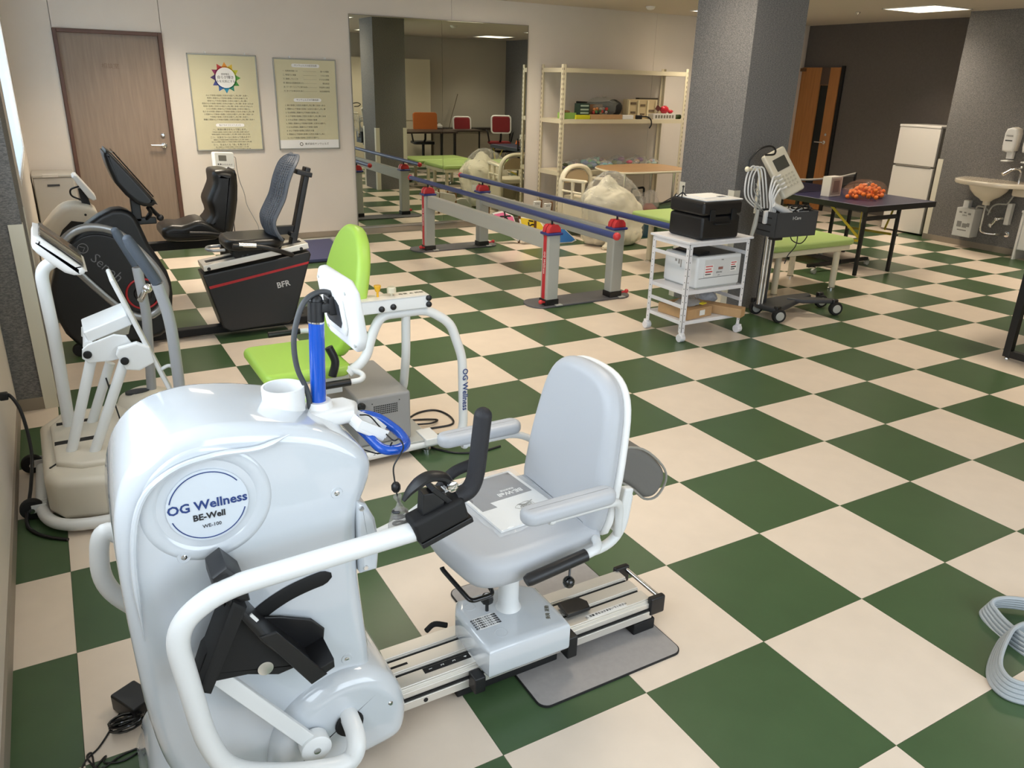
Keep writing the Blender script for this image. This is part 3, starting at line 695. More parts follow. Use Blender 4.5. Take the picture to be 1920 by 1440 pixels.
# carriage
car = [(-.862, .150), (-.612, .150), (-.608, .20), (-.608, .335), (-.66, .385), (-.845, .385), (-.868, .34), (-.868, .20)]
cr = ob('carriage', B().pillow(car, .095, .192, .018, 'xy', n=4), WHITE_GLOSS, t, sharp=50)
ob('carriage_dimple', B().lathe([(.020, 0), (.017, .0012), (.014, 0)], (-.80, .20, .1915), seg=24).lathe([(.018, 0), (.015, .0012), (.012, 0)], (-.855 + .03, .335, .1915), seg=20), WHITE_GLOSS, cr)
ob('label_plate', B().b2(-.845, -.785, .235, .285, .1921, .1925), PAPER, cr)
for i in range(5): text('lettering', '必ずお読みください取扱', .007, frame((-.815, .277 - i * .009, .1928), (1, 0, 0), (0, 1, 0)), INK, cr)
text('lettering', '乗降 運動', .014, frame((-.645, .215, .1925), (.5, 1, 0), (-1, .5, 0)), INKG, cr)
ob('lock_knob', B().m(BLACK).lathe([(.005, 0), (.005, .03), (.017, .032), (.019, .044), (.015, .052), (.009, .053)], (-.79, .30, .19), seg=7).m(PAPER).lathe([(.008, .053), (.008, .0545)], (-.79, .30, .19), seg=16), None, cr)
for a in ((-.895, -.862, .165, .205, .05, .10), (-.608, -.575, .160, .200, .055, .125)): ob('side_bracket', B().b2(*a), BLACK, t, .004)
ob('seat_release_bar', B().tube(fillet([(-.90, .355, .335), (-.90, .35, .33), (-.868, .245, .285), (-.80, .245, .285), (-.80, .285, .30)], .015), .0065, 10), BLACKG, t)
ob('rear_lever', B().tube(catmull([(-.865, .40, .10), (-.90, .41, .11), (-.93, .40, .105)], 5), .008, 8), BLACKM, t)
# seat column and chair
ob('seat_post', B().lathe([(.042, 0), (.032, .012), (.0285, .03), (.0285, .19)], (-.728, .29, .185), seg=32), WHITE, t, sharp=60)
ob('seat_bracket', B().b2(-.80, -.60, .22, .36, .365, .385), WHITE, t, .006)
SY = .325
def rr(x0, x1, y0, y1, r, n=5):
    out = []
    for cx_, cy_, a0 in ((x1 - r, y1 - r, 0), (x0 + r, y1 - r, 90), (x0 + r, y0 + r, 180), (x1 - r, y0 + r, 270)):
        for k in range(n + 1): a = radians(a0 + 90 * k / n); out.append((cx_ + r * cos(a), cy_ + r * sin(a)))
    return out
st = [(-.925, SY - .10), (-.905, SY - .175), (-.84, SY - .205), (-.70, SY - .20), (-.58, SY - .19), (-.53, SY - .17), (-.52, SY), (-.53, SY + .17), (-.58, SY + .19), (-.70, SY + .20), (-.84, SY + .205), (-.905, SY + .175), (-.925, SY + .10), (-.935, SY)]
ob('seat', B().pillow(st, .385, .475, .038, 'xy', n=6, smooth=3), PADG, t, sharp=70)
ba = radians(10)
Mb = Matrix.Translation((-.555, SY, .455)) @ Matrix.Rotation(ba, 4, 'Y')
bo = [(-.175, .0), (-.185, .12), (-.175, .24), (-.155, .34), (-.115, .395), (-.05, .418), (.05, .418), (.115, .395), (.155, .34), (.175, .24), (.185, .12), (.175, .0), (.10, -.012), (-.10, -.012)]
ob('backrest', B().pillow(bo, -.022, .040, .03, 'yz', n=5, smooth=3, M=Mb), PADG, t, sharp=70)
ob('backrest_shell', B().pillow([(a * 1.02, c * 1.012 - .004) for a, c in bo], .030, .052, .010, 'yz', n=3, smooth=3, M=Mb), WHITE2, t, sharp=60)
for sg in (-1, 1):
    ob('back_bracket', B().box((-.462, SY + sg * .168, .50), (.030, .026, .13), Matrix.Rotation(.2, 3, 'Y')), WHITE, t, .006)
    ob('back_tube', B().tube(fillet([(-.60, SY + sg * .15, .385), (-.51, SY + sg * .165, .390), (-.458, SY + sg * .168, .43), (-.445, SY + sg * .168, .54)], .05), .014, 12), WHITE, t)
for sgn, nm in ((-1, 'armrest'), (1, 'armrest')):
    yc = SY + sgn * .235
    a = [(x, y) for x, y in rr(-.815, -.548, yc - .030, yc + .030, .029, 5)]
    ob(nm, B().pillow(a, .585, .622, .014, 'xy', n=4), PADG, t, sharp=60)
    ob('armrest_tube', B().tube(fillet([(-.74, yc, .578), (-.56, yc, .578), (-.50, yc - sgn * .03, .55), (-.475, yc - sgn * .06, .43)], .04), .011, 12).ball((-.73, yc, .575), .012, 10), WHITE, t)
ob('side_grip', B().tube([(-.80, .085, .425), (-.79, .085, .428), (-.625, .085, .448)], [.013, .0165, .0165], 14), BLACK, t)
ob('side_grip_tube', B().tube(fillet([(-.625, .085, .448), (-.585, .088, .452), (-.56, .13, .45), (-.55, .20, .42)], .02), .012, 12), WHITE, t)
ob('swivel_lever', B().cyl((-.66, .10, .43), (-.672, .085, .395), .003).ball((-.675, .082, .385), .016, 14), BLACKG, t)
# other things that belong to this scene corner
mm = B().m(RUB).pillow(rr(-.738, -.249, .078, .665, .03, 6), 0.0, .006, .0, 'xy').m(MATG).pillow(rr(-.735, -.252, .081, .662, .028, 6), .0055, .0068, .0, 'xy')
ob('floor_mat', mm, None, label='grey rounded floor mat with black edge under the stepper rail', cat='mat')
t = E('manual', (-.70, .38, .4765), 'printed machine manual in a clear plastic sleeve lying on the grey seat', 'booklet')
Mm = Matrix.Translation((-.697, .375, .479)) @ Matrix.Rotation(radians(4), 4, 'Z')
ob('booklet', B().pillow([(-.10, -.135), (.10, -.135), (.10, .135), (-.10, .135)], -.003, .004, .0, 'xy', M=Mm), PAPER, t)
def onM(x, y, z, rot=pi): return Mm @ Matrix.Translation((x, y, z)) @ Matrix.Rotation(rot, 4, 'Z')
ob('cover_panel', B().pillow([(-.092, .0), (.09, .0), (.09, .125), (-.092, .125)], .004, .0045, 0, 'xy', M=Mm).pillow([(-.092, -.03), (-.045, -.03), (-.05, .0), (-.092, .0)], .004, .0045, 0, 'xy', M=Mm), mat('cover_grey_print', (122, 122, 126), .5), t)
text('lettering', 'BE-Well', .024, onM(.03, .022, .0048), PAPER, t, bold=.0004)
text('lettering', '取扱説明書', .009, onM(.03, .040, .0048), PAPER, t)
rnd = random.Random(3)
ob('line_drawing', B().tube(catmull([Mm @ V((.03 + .045 * cos(i * 2.3) * rnd.uniform(.3, 1), -.07 + .035 * sin(i * 1.7) * rnd.uniform(.3, 1), .0046)) for i in range(26)], 4), .0005, 4), INKG, t)
b = B(); rnd = random.Random(5); hgt = {}
b.grid(lambda u, v_: Mm @ V(((u - .5) * .235, (v_ - .5) * .31, .0068 + .0028 * sin(u * 21 + v_ * 9) * sin(v_ * 17 + 2 * u) * (1.8 if (u < .12 or v_ > .9 or u > .88 or v_ < .1) else .5) - (.006 if min(u, v_, 1 - u, 1 - v_) < .03 else 0))), 26, 30)
ob('plastic_sleeve', b, film('clear_plastic', (235, 238, 240), .24, .10), t)
pk = catmull([(-.42, .46, .53), (-.33, .455, .56), (-.235, .45, .54), (-.15, .45, .465), (-.13, .45, .41), (-.16, .45, .362), (-.21, .455, .365), (-.27, .46, .42), (-.36, .465, .48)], 4)
POU = mat('grey_padded_cloth', (112, 110, 106), .8, bump=(60, .2))
b = B().pillow([(p.x + .0, p.z) for p in pk], .36, .47, .018, n=4)
t = E('padded_cuff', (-.28, .42, .375), 'dark grey padded cuff hanging behind the grey backrest', 'cuff')
ob('cuff_body', b, POU, t)
ob('cuff_piping', B().tube([(p.x, .358, p.z) for p in pk], .004, 6, closed=True), mat('grey_piping', (150, 148, 140), .7), t)
t = E('cable_bag', (-1.10, .17, .545), 'small crumpled clear plastic bag of cable hanging beside the white housing', 'bag')
ob('bag_film', B().blob((-1.100, .135, .640), .030, .16, 4, 18, (.9, .7, 1.5)), film('crumpled_film', (200, 196, 190), .35, .15), t)
ob('coiled_wire', B().tube([(-1.100 + .016 * cos(i * .5), .135 + .012 * sin(i * .5), .61 + .0012 * i) for i in range(60)], .003, 6), DARK, t)
ob('bag_neck', B().tube([(-1.100, .135, .68), (-1.102, .135, .70), (-1.105, .135, .715)], [.012, .004, .010], 8), film('crumpled_film', (200, 196, 190), .35, .15), t)
# adapter + cords on the floor at the lower left
t = E('power_adapter', (-1.72, .62, 0), 'black power adapter and bundled cord on the floor behind the stepper', 'power adapter')
ob('adapter_block', B().box((-1.675, .585, .027), (.07, .10, .05), .5), BLACK, t, .006)
ob('bundled_cord', B().tube([(-1.70 + .040 * cos(i * .42) , .52 + .016 * sin(i * .42), .012 + .0004 * i + .003 * sin(i)) for i in range(76)], .0035, 7), BLACKG, t)
ob('trailing_cord', B().tube(catmull([(-1.67, .53, .02), (-1.69, .60, .006), (-1.72, .58, .003), (-1.745, .53, .003), (-1.77, .49, .003), (-1.80, .46, .003), (-1.82, .40, .003), (-1.83, .34, .003)], 6), .0024, 6)
   .tube(catmull([(-1.67, .48, .006), (-1.675, .44, .003), (-1.72, .42, .003), (-1.76, .435, .003), (-1.755, .455, .003), (-1.77, .44, .003), (-1.80, .40, .003), (-1.82, .36, .003)], 6), .0024, 6)
   .tube(catmull([(-1.655, .47, .006), (-1.66, .45, .003), (-1.72, .44, .003), (-1.77, .42, .003), (-1.795, .47, .003), (-1.785, .48, .003), (-1.785, .42, .003), (-1.81, .35, .003)], 6), .0024, 6), BLACK, t)
# ================================================================ LIME SEAT MACHINE
t = E('leg_training_machine', (-.6, 1.85, 0), 'white tubular leg training machine with lime green seat and back pad and grey motor box', 'exercise machine')
ob('motor_box', B().b2(-.685, -.442, 1.665, 2.12, .075, .30), GREYP, t, .012, segs=3)
gr = B()
for i in range(13):
    for j in range(5): gr.b2(-.612 + i * .0085, -.607 + i * .0085, 1.6635, 1.666, .215 + j * .009, .220 + j * .009)
ob('vent_grille', gr, BLACKM, t, kind='stuff')
gr = B()
for i in range(13):
    for j in range(3): gr.b2(-.612 + i * .0085, -.607 + i * .0085, 1.6635, 1.666, .125 + j * .009, .130 + j * .009)
ob('vent_grille', gr, BLACKM, t, kind='stuff')
for (x, z) in ((-.618, .268), (-.495, .268), (-.618, .11), (-.50, .11)): ob('screw', B().b2(x - .002, x + .002, 1.6635, 1.666, z - .002, z + .002), BLACKM, t)
ob('knob', B().lathe([(.016, 0), (.018, .012), (.012, .022)], (-.668, 1.665, .268), M=Matrix.Rotation(pi / 2, 3, 'X'), seg=16), BLACK, t)
ob('base_plate', B().b2(-.74, -.36, 1.62, 2.16, .045, .075), GREYL, t, .004)
ob('base_plate', B().b2(-.40, -.33, 1.60, 1.72, .05, .082), WHITE, t, .004)
rt = fillet([(-.78, 1.625, .05), (-.22, 1.64, .05), (-.195, 1.648, .09), (-.20, 1.65, .42), (-.255, 1.655, .585), (-.36, 1.66, .655), (-.57, 1.66, .655), (-.615, 1.66, .56), (-.64, 1.65, .48), (-.72, 1.65, .43)], .045, 6)
ob('frame_tube', B().tube(rt, .0205, 16), WHITE, t)
ob('frame_tube', B().tube(fillet([(-.455, 1.665, .645), (-.445, 1.70, .45), (-.405, 1.84, .24), (-.42, 1.90, .17), (-.50, 2.0, .14)], .06, 6), .019, 14), WHITE, t)
ob('frame_tube', B().tube([(-.78, 2.13, .05), (-.30, 2.13, .05)], .0205, 14), WHITE, t)
text('lettering', 'OG Wellness', .036, frame((-.197, 1.6275, .275), (0, 0, -1), (1, 0, 0)), OGBLUE, t, bold=.0006)
text('lettering', '⚠ 注意 取扱説明書をお読みください', .010, frame((-.56, 1.604, .062), (1, 0, 0), (0, -.6, 1)), INK, t)
for (x, y) in ((-.375, 1.66), (-.74, 1.66), (-.74, 2.12), (-.36, 2.12)): ob('levelling_foot', B().m(CHROME).lathe([(.022, 0), (.022, .012), (.012, .016), (.012, .045)], (x, y, 0), seg=16), CHROME, t)
ob('seat_pad', B().pillow(rr(-1.055, -.70, 1.64, 2.06, .04, 5), .418, .468, .022, 'xy', n=4), LIME, t, sharp=60)
ob('seat_frame', B().b2(-1.0, -.70, 1.70, 2.0, .39, .418), WHITE, t, .004)
ob('seat_column', B().b2(-.80, -.70, 1.80, 1.92, .29, .40), WHITE, t, .004)
Mk = Matrix.Translation((-.705, 1.87, .495)) @ Matrix.Rotation(radians(14), 4, 'Y') @ Matrix.Diagonal((1, 1.12, 1, 1))
bo2 = [(-.085, -.03), (-.15, .05), (-.185, .16), (-.19, .27), (-.165, .38), (-.115, .46), (-.05, .502), (0, .508), (.05, .502), (.115, .46), (.165, .38), (.19, .27), (.185, .16), (.15, .05), (.085, -.03), (0, -.045)]
ob('back_pad', B().pillow(bo2, -.03, .028, .02, 'yz', n=4, smooth=3, M=Mk), LIME, t, sharp=60)
ob('back_plate', B().pillow([(a * .6, c * .6 + .06) for a, c in bo2], .026, .045, .005, 'yz', n=2, smooth=2, M=Mk), WHITE, t)
ob('arm_beam', B().b2(-.72, -.36, 1.625, 1.70, .672, .728), WHITE, t, .006)
ob('arm_beam_plate', B().b2(-.71, -.37, 1.622, 1.703, .727, .732), mat('warm_white_plate', (226, 218, 204), .45), t)
text('lettering', '角度 ▲ 調整', .02, frame((-.43, 1.665, .7325), (1, 0, 0), (0, 1, 0)), INKG, t)
for (x, z) in ((-.575, .690), (-.525, .694), (-.368, .715), (-.368, .688)): ob('cap_bolt', B().lathe([(.013, 0), (.012, .006), (.008, .008)], (x, 1.625, z), M=Matrix.Rotation(pi / 2, 3, 'X'), seg=14), BLACK, t)
ob('pull_pin', B().lathe([(.005, 0), (.005, .02), (.009, .022), (.015, .045), (.014, .048)], (-.575, 1.665, .732), seg=14), mat('amber_plastic', (222, 168, 40), .35), t)
ob('clear_knob', B().lathe([(.006, 0), (.006, .01), (.019, .012), (.019, .032), (.015, .036)], (-.515, 1.665, .732), seg=16), mat('clear_knob_plastic', (212, 204, 180), .15), t)
ob('side_handle', B().tube(fillet([(-.72, 1.66, .45), (-.67, 1.60, .435), (-.69, 1.565, .425), (-.74, 1.565, .425)], .03), .0115, 12), WHITE, t)
ob('handle_grip', B().tube([(-.74, 1.565, .425), (-.86, 1.565, .425)], .015, 14), BLACK, t)
ob('side_handle', B().tube(fillet([(-.72, 2.06, .47), (-.73, 2.13, .48), (-.78, 2.14, .48)], .03), .0115, 12), WHITE, t)
ob('handle_grip', B().tube([(-.78, 2.14, .48), (-.92, 2.14, .48)], .014, 14), BLACK, t)
ob('thigh_lever', B().tube(catmull([(-.80, 1.63, .56), (-.78, 1.62, .50), (-.795, 1.62, .44)], 5), .017, 12), BLACK, t)
t = E('power_cable', (-.25, 1.9, 0), 'black looped power cable on the floor right of the grey motor box', 'cable')
ob('cable_loop', B().tube(catmull([(-.42, 1.90, .12), (-.38, 1.92, .03), (-.33, 2.00, .005), (-.24, 2.06, .005), (-.15, 2.05, .005), (-.12, 1.95, .005), (-.15, 1.86, .005), (-.26, 1.86, .005), (-.36, 1.86, .012)], 7), .005, 8)
   .tube(catmull([(-.37, 1.88, .01), (-.33, 1.98, .005), (-.27, 1.98, .005), (-.20, 1.93, .010), (-.24, 1.90, .012), (-.32, 1.92, .012)], 7), .005, 8), BLACK, t)
ob('cable_tail', B().tube(catmull([(-.36, 1.86, .006), (-.37, 1.75, .005), (-.33, 1.64, .005), (-.26, 1.56, .005), (-.16, 1.53, .005), (-.06, 1.54, .005)], 7), .005, 8), BLACK, t)
ob('plug', B().box((-.37, 1.875, .014), (.025, .045, .022)), BLACK, t, .004)

# ================================================================ ELLIPTICAL
t = E('stair_trainer', (-1.6, 2.0, 0), 'cream and white upright step trainer with grey arms beside the left wall', 'exercise machine')
CR = CREAM
ob('base_cover', B().pillow([(-1.845, 1.73), (-1.80, 1.645), (-1.66, 1.605), (-1.46, 1.60), (-1.40, 1.66), (-1.38, 2.30), (-1.50, 2.36), (-1.78, 2.34), (-1.855, 2.22)], .03, .195, .03, 'xy', n=4), CR, t, sharp=50)
ob('base_cover_top', B().pillow([(-1.80, 1.78), (-1.72, 1.72), (-1.46, 1.70), (-1.42, 1.80), (-1.42, 2.20), (-1.52, 2.26), (-1.76, 2.26), (-1.815, 2.15)], .185, .215, .012, 'xy', n=3), CR, t, sharp=50)
for a in ((-1.80, -1.66, 1.93, 1.965), (-1.79, -1.66, 2.13, 2.16)): ob('slot', B().b2(a[0], a[1], a[2], a[3], .2135, .2155), BLACKM, t)
ob('slot', B().box((-1.80, 1.80, .196), (.07, .006, .004), .9), BLACKM, t)
ob('bumper_tube', B().tube(fillet([(-1.87, 2.15, .035), (-1.875, 1.72, .035), (-1.80, 1.60, .035), (-1.62, 1.575, .035), (-1.45, 1.575, .035)], .12, 8), .022, 14), WHITE, t)
for (x, y) in ((-1.905, 1.79), (-1.905, 2.20)):
    wv = ob('transport_wheel', B().lathe([(.012, -.014), (.036, -.014), (.040, -.008), (.040, .008), (.036, .014), (.012, .014)], (x, y, .040), axis='y', seg=24), RUB, t)
    ob('wheel_bracket', B().b2(x, x + .05, y - .022, y - .016, .03, .06).b2(x, x + .05, y + .016, y + .022, .03, .06), WHITE, wv, kind='stuff')
    ob('wheel_hub', B().lathe([(.008, 0), (.012, .003), (.010, .009)], (x, y - .014, .040), M=Matrix.Rotation(pi / 2, 3, 'X'), seg=14), CHROME, wv)
ob('levelling_foot', B().lathe([(.018, 0), (.018, .01), (.008, .014), (.008, .03)], (-1.50, 1.585, 0), seg=14), CHROME, t)
ob('dome_cover', B().lathe([(.125, 0), (.130, .10), (.125, .19), (.105, .235), (.06, .258), (.0, .262)], (-1.44, 2.28, .0), seg=32), CR, t, sharp=70)
ob('dome_slot', B().pillow([(-1.47 + .05 * cos(radians(a)), 2.27 + .028 * sin(radians(a))) for a in range(0, 360, 24)], .254, .264, 0, 'xy'), DARK, t)
ob('centre_post', B().tube(fillet([(-1.745, 2.12, .19), (-1.736, 2.12, .57), (-1.740, 2.12, .855), (-1.685, 2.12, .885)], .05, 8), .023, 16), WHITE, t)
cn = B().pillow([(-1.748, .975), (-1.742, .998), (-1.722, 1.006), (-1.598, .880), (-1.594, .866), (-1.612, .855), (-1.660, .868), (-1.735, .945)], 1.95, 2.27, .02, 'xz', n=4, smooth=2)
cn = ob('console', cn, WHITE2, t, sharp=60)
ob('console_screen', B().pillow([(-1.720, 1.0085), (-1.715, 1.012), (-1.596, .892), (-1.597, .882)], 1.97, 2.25, .004, 'xz', n=2), mat('smoked_screen', (96, 90, 80), .12), cn)
def rod(nm, p, q, r, par, m_=WHITE, seg=14): return ob(nm, B().tube([p, q], r, seg), m_, par)
rod('link_rod', (-1.748, 1.86, .205), (-1.615, 1.86, .595), .019, t)
rod('link_rod', (-1.672, 1.82, .205), (-1.510, 1.82, .575), .019, t)
rod('link_rod', (-1.665, 2.12, .205), (-1.560, 2.12, .455), .019, t)
rod('cross_tube', (-1.625, 1.84, .615), (-1.61, 2.16, .62), .022, t)
lk = [(-1.655, .578), (-1.650, .612), (-1.630, .628), (-1.54, .655), (-1.50, .645), (-1.478, .60), (-1.49, .565), (-1.56, .555), (-1.635, .558)]
ob('link_plate', B().pillow(lk, 1.828, 1.842, .004, n=2), WHITE, t)
ob('link_plate', B().pillow([(x + .01, z + .02) for x, z in lk], 2.05, 2.064, .004, n=2), WHITE, t)
ob('pivot_plate', B().pillow([(-1.545, .585), (-1.535, .612), (-1.47, .625), (-1.43, .60), (-1.42, .54), (-1.475, .515), (-1.52, .525)], 1.79, 1.82, .006, n=2), WHITE, t)
ob('arm_channel', B().box((-1.555, 1.94, .675), (.16, .19, .045), Matrix.Rotation(-.32, 3, 'Y')), WHITE, t, .006)
for (x, z, y) in ((-1.636, .592, 1.825), (-1.520, .562, 1.787)): ob('pivot_cap', B().lathe([(.015, 0), (.014, .005), (.008, .006)], (x, y, z), M=Matrix.Rotation(pi / 2, 3, 'X'), seg=18), BLACK, t)
pb, pt_ = V((-1.368, 1.90, .375)), V((-1.520, 1.90, .865)); d_ = (pt_ - pb).normalized()
ob('foot_board', B().box((pb + pt_) / 2, (.016, .19, (pt_ - pb).length), Matrix.Rotation(-math.atan2(-d_.x, d_.z), 3, 'Y')), WHITE, t, .006)
ob('board_hinge', B().lathe([(.009, 0), (.009, .20)], (-1.366, 1.80, .372), M=Matrix.Rotation(-pi / 2, 3, 'X'), seg=12).tube(catmull([(-1.40, 1.82, .50), (-1.37, 1.82, .51), (-1.345, 1.82, .49), (-1.34, 1.82, .46)], 5), .007, 8), WHITE, t, kind='stuff')
SIL = mat('silver_grey_paint', (164, 166, 170), .3, metal=.1)
GRIPD = mat('slate_rubber_grip', (72, 80, 90), .6, bump=(250, .2))
a2 = fillet([(-1.372, 1.80, .835), (-1.345, 1.80, .70), (-1.345, 1.80, .40), (-1.36, 1.86, .22)], .08, 8)
ob('moving_arm', B().tube(a2, .021, 16), SIL, t)
ob('arm_grip', B().tube([(-1.448, 1.80, 1.005), (-1.440, 1.80, .985), (-1.372, 1.80, .838)], [.017, .020, .019], 16).ball((-1.448, 1.80, 1.005), .017, 12), GRIPD, t)
a1 = fillet([(-1.398, 2.28, .80), (-1.388, 2.28, .60), (-1.415, 2.28, .22)], .05, 6)
ob('moving_arm', B().tube(a1, .020, 16), SIL, t)
ob('arm_grip', B().tube([(-1.458, 2.28, .955), (-1.45, 2.28, .935), (-1.40, 2.28, .81)], [.016, .019, .018], 16).ball((-1.458, 2.28, .955), .016, 12), GRIPD, t)
ob('arm_joint', B().ball((-1.372, 2.25, .715), .020, 14).cyl((-1.372, 2.27, .715), (-1.41, 2.20, .68), .012), CHROME, t)
rod('stay_wire', (-1.56, 2.10, .215), (-1.585, 2.10, .40), .003, t, INK, 6)

# wall cable
t = E('mains_cable', (-1.93, 1.75, 0), 'black mains cable from the left wall socket down to the step trainer wheel', 'cable')
ob('cable', B().tube(catmull([(-1.955, 2.15, .365), (-1.925, 2.15, .365), (-1.895, 2.10, .30), (-1.885, 2.02, .17), (-1.90, 1.88, .09), (-1.925, 1.74, .02), (-1.90, 1.66, .008), (-1.85, 1.60, .006), (-1.80, 1.56, .006)], 8), .0065, 8), BLACK, t)
ob('plug', B().box((-1.945, 2.15, .366), (.03, .028, .03)), BLACK, t, .005)

# ================================================================ SENOH RECUMBENT BIKE
SEN = mat('satin_black_shell', (26, 27, 29), .38)
REDL = mat('red_line', (176, 34, 40), .4)
SILR = mat('silver_ring', (168, 170, 172), .28, metal=.6)
t = E('recumbent_bike', (-1.0, 3.76, 0), 'black recumbent exercise bike with silver teardrop ring and grey mesh backrest', 'exercise bike')
ob('flywheel_housing', B().pillow([(-1.385, .835), (-1.30, .822), (-1.255, .76), (-1.215, .62), (-1.14, .46), (-1.125, .32), (-1.16, .16), (-1.22, .07), (-1.45, .045), (-1.66, .06), (-1.75, .25), (-1.745, .43), (-1.66, .62), (-1.52, .76)], 3.69, 3.83, .025, n=4, smooth=2), SEN, t, sharp=60)
td = [(-1.656, .670), (-1.585, .727), (-1.491, .744), (-1.378, .707), (-1.279, .599), (-1.192, .465), (-1.165, .349), (-1.215, .235), (-1.307, .200), (-1.40, .251), (-1.528, .405), (-1.629, .546), (-1.675, .62)]
ob('teardrop_ring', B().tube([(q.x, 3.686, q.y) for q in catmull([(x, z, 0) for x, z in td], 6, True)], .023, 12, closed=True, flat=(.55, (0, 1, 0))), SILR, t)
ob('inner_disc', B().pillow([(x * .86 - .2, z * .86 + .065) for x, z in td], 3.672, 3.695, .006, n=2, smooth=5), SEN, t)
ob('red_ring', B().tube([(-1.290 + .088 * cos(a), 3.668, .345 + .088 * sin(a)) for a in [2 * pi * i / 36 for i in range(36)]], .006, 8, closed=True), REDL, t)
ob('crank_hub', B().lathe([(.05, 0), (.045, .012), (.014, .016), (.014, .03)], (-1.290, 3.672, .345), M=Matrix.Rotation(pi / 2, 3, 'X'), seg=24), BLACK, t)
ob('crank_arm', B().tube([(-1.290, 3.64, .345), (-1.235, 3.635, .405)], .009, 10).tube([(-1.235, 3.66, .405), (-1.235, 3.60, .405)], .016, 12), CHROME, t, kind='stuff')
text('lettering', 'Senoh', .078, frame((-1.455, 3.668, .513), (.66, 0, -.75), (.75, 0, .66)), mat('silver_grey_lettering', (120, 120, 124), .4), t, bold=-.0006)
ob('logo_ring', B().tube([(-1.560 + .026 * cos(a), 3.670, .634 + .026 * sin(a)) for a in [2 * pi * i / 24 for i in range(24)]], .0025, 6, closed=True).tube([(-1.575, 3.670, .645), (-1.55, 3.670, .637), (-1.562, 3.670, .615)], .0022, 6), mat('silver_grey_lettering', (120, 120, 124), .4), t, kind='stuff')
cs = ob('console', B().pillow([(-1.385, 1.13), (-1.375, 1.148), (-1.345, 1.145), (-1.160, .885), (-1.162, .862), (-1.19, .850), (-1.26, .87), (-1.35, .985)], 3.62, 3.92, .02, n=3, smooth=2), SEN, t, sharp=50)
ob('console_screen', B().pillow([(-1.338, 1.1475), (-1.332, 1.150), (-1.162, .905), (-1.165, .897)], 3.65, 3.89, .003, n=1), BLACKG, cs)
ob('console_edge_light', B().box((-1.352, 3.70, 1.146), (.03, .05, .004), .1), GREYL, cs)
ob('console_neck', B().box((-1.255, 3.76, .82), (.05, .05, .14)).box((-1.22, 3.76, .755), (.13, .05, .04)), SEN, t, .006)
ob('console_knob', B().cyl((-1.185, 3.76, .835), (-1.15, 3.70, .79), .012).ball((-1.14, 3.68, .778), .020, 12), BLACK, t)
ob('front_handle', B().tube(fillet([(-1.20, 3.76, .77), (-1.17, 3.84, .79), (-1.17, 3.93, .80)], .03), .012, 10).tube(fillet([(-1.22, 3.76, .75), (-1.18, 3.70, .80), (-1.20, 3.66, .84)], .03), .010, 10), BLACK, t, kind='stuff')
ob('transport_wheel', B().lathe([(.01, -.02), (.035, -.02), (.038, 0), (.035, .02), (.01, .02)], (-1.665, 3.72, .038), axis='y', seg=20), RUB, t)
ob('floor_beam', B().b2(-1.60, -.28, 3.79, 3.86, .012, .06), BLACKM, t, .006)
ob('cross_foot', B().b2(-.30, -.22, 3.60, 4.06, 0, .05), BLACKM, t, .008)
ob('cross_foot', B().b2(-1.62, -1.54, 3.60, 4.0, 0, .04), BLACKM, t, .008)
ob('seat_housing', B().pillow([(-.945, .418), (-.285, .512), (-.275, .49), (-.41, .085), (-.45, .055), (-.82, .04), (-.86, .07)], 3.69, 3.89, .010, n=3), SEN, t, sharp=50)
ob('red_stripe', B().pillow([(-.918, .345), (-.295, .448), (-.299, .434), (-.913, .329)], 3.687, 3.692, 0), REDL, t)
ang = math.atan2(.092, .644)
ob('seat_rail', B().box((-.612, 3.79, .502), (.655, .19, .036), Matrix.Rotation(-ang, 3, 'Y')), ALU, t, .003)
ob('rail_slot', B().box((-.612, 3.79, .5215), (.60, .05, .003), Matrix.Rotation(-ang, 3, 'Y')), BLACKM, t)
for (x, z) in ((-.905, .452), (-.335, .532)): ob('rail_screw', B().lathe([(.011, 0), (.009, .006)], (x, 3.695, z), M=Matrix.Rotation(pi / 2, 3, 'X'), seg=14), BLACK, t)
text('lettering', 'BFR', .052, frame((-.468, 3.687, .315), (1, 0, .15), (-.15, 0, 1)), mat('white_grey_lettering', (200, 200, 200), .4), t, bold=.0008)
ob('seat_carriage', B().pillow([(-.74, .495), (-.47, .525), (-.43, .60), (-.70, .56), (-.76, .545)], 3.70, 3.88, .008, n=2), BLACKM, t)
for x, z in ((-.70, .515), (-.67, .518), (-.51, .545), (-.48, .548)): ob('carriage_bolt', B().lathe([(.007, 0), (.006, .004)], (x, 3.70, z), M=Matrix.Rotation(pi / 2, 3, 'X'), seg=10), DARK, t)
ob('seat_cushion', B().pillow(rr(-.80, -.44, 3.62, 3.98, .10, 5), .555, .625, .03, 'xy', n=4), LEATHER, t, sharp=60)
# mesh back: curved perforated shell built from strips
MSH = mat('slate_mesh_plastic', (92, 98, 108), .5)
sp = catmull([(-.487, .600), (-.525, .655), (-.535, .72), (-.500, .79), (-.462, .86), (-.43, .96), (-.385, 1.05), (-.335, 1.10)] and [(-.487, .600, 0), (-.525, .655, 0), (-.535, .72, 0), (-.500, .79, 0), (-.462, .86, 0), (-.43, .96, 0), (-.385, 1.05, 0), (-.335, 1.10, 0)], 5)
b = B(); n = len(sp) - 1
def wid(k): return .17 * (1 - .55 * max(0, (k - .82) / .18) ** 2 - .25 * max(0, (.12 - k) / .12) ** 2)
def mp(k, s_, off=0):
    i = min(n - 1, int(k * n)); f_ = k * n - i; p = sp[i].lerp(sp[i + 1], f_)
    return (p.x - .03 * (s_ * s_) * -1 - off, 3.80 + s_ * wid(k), p.y)
rows_ = 44; cols_ = 12
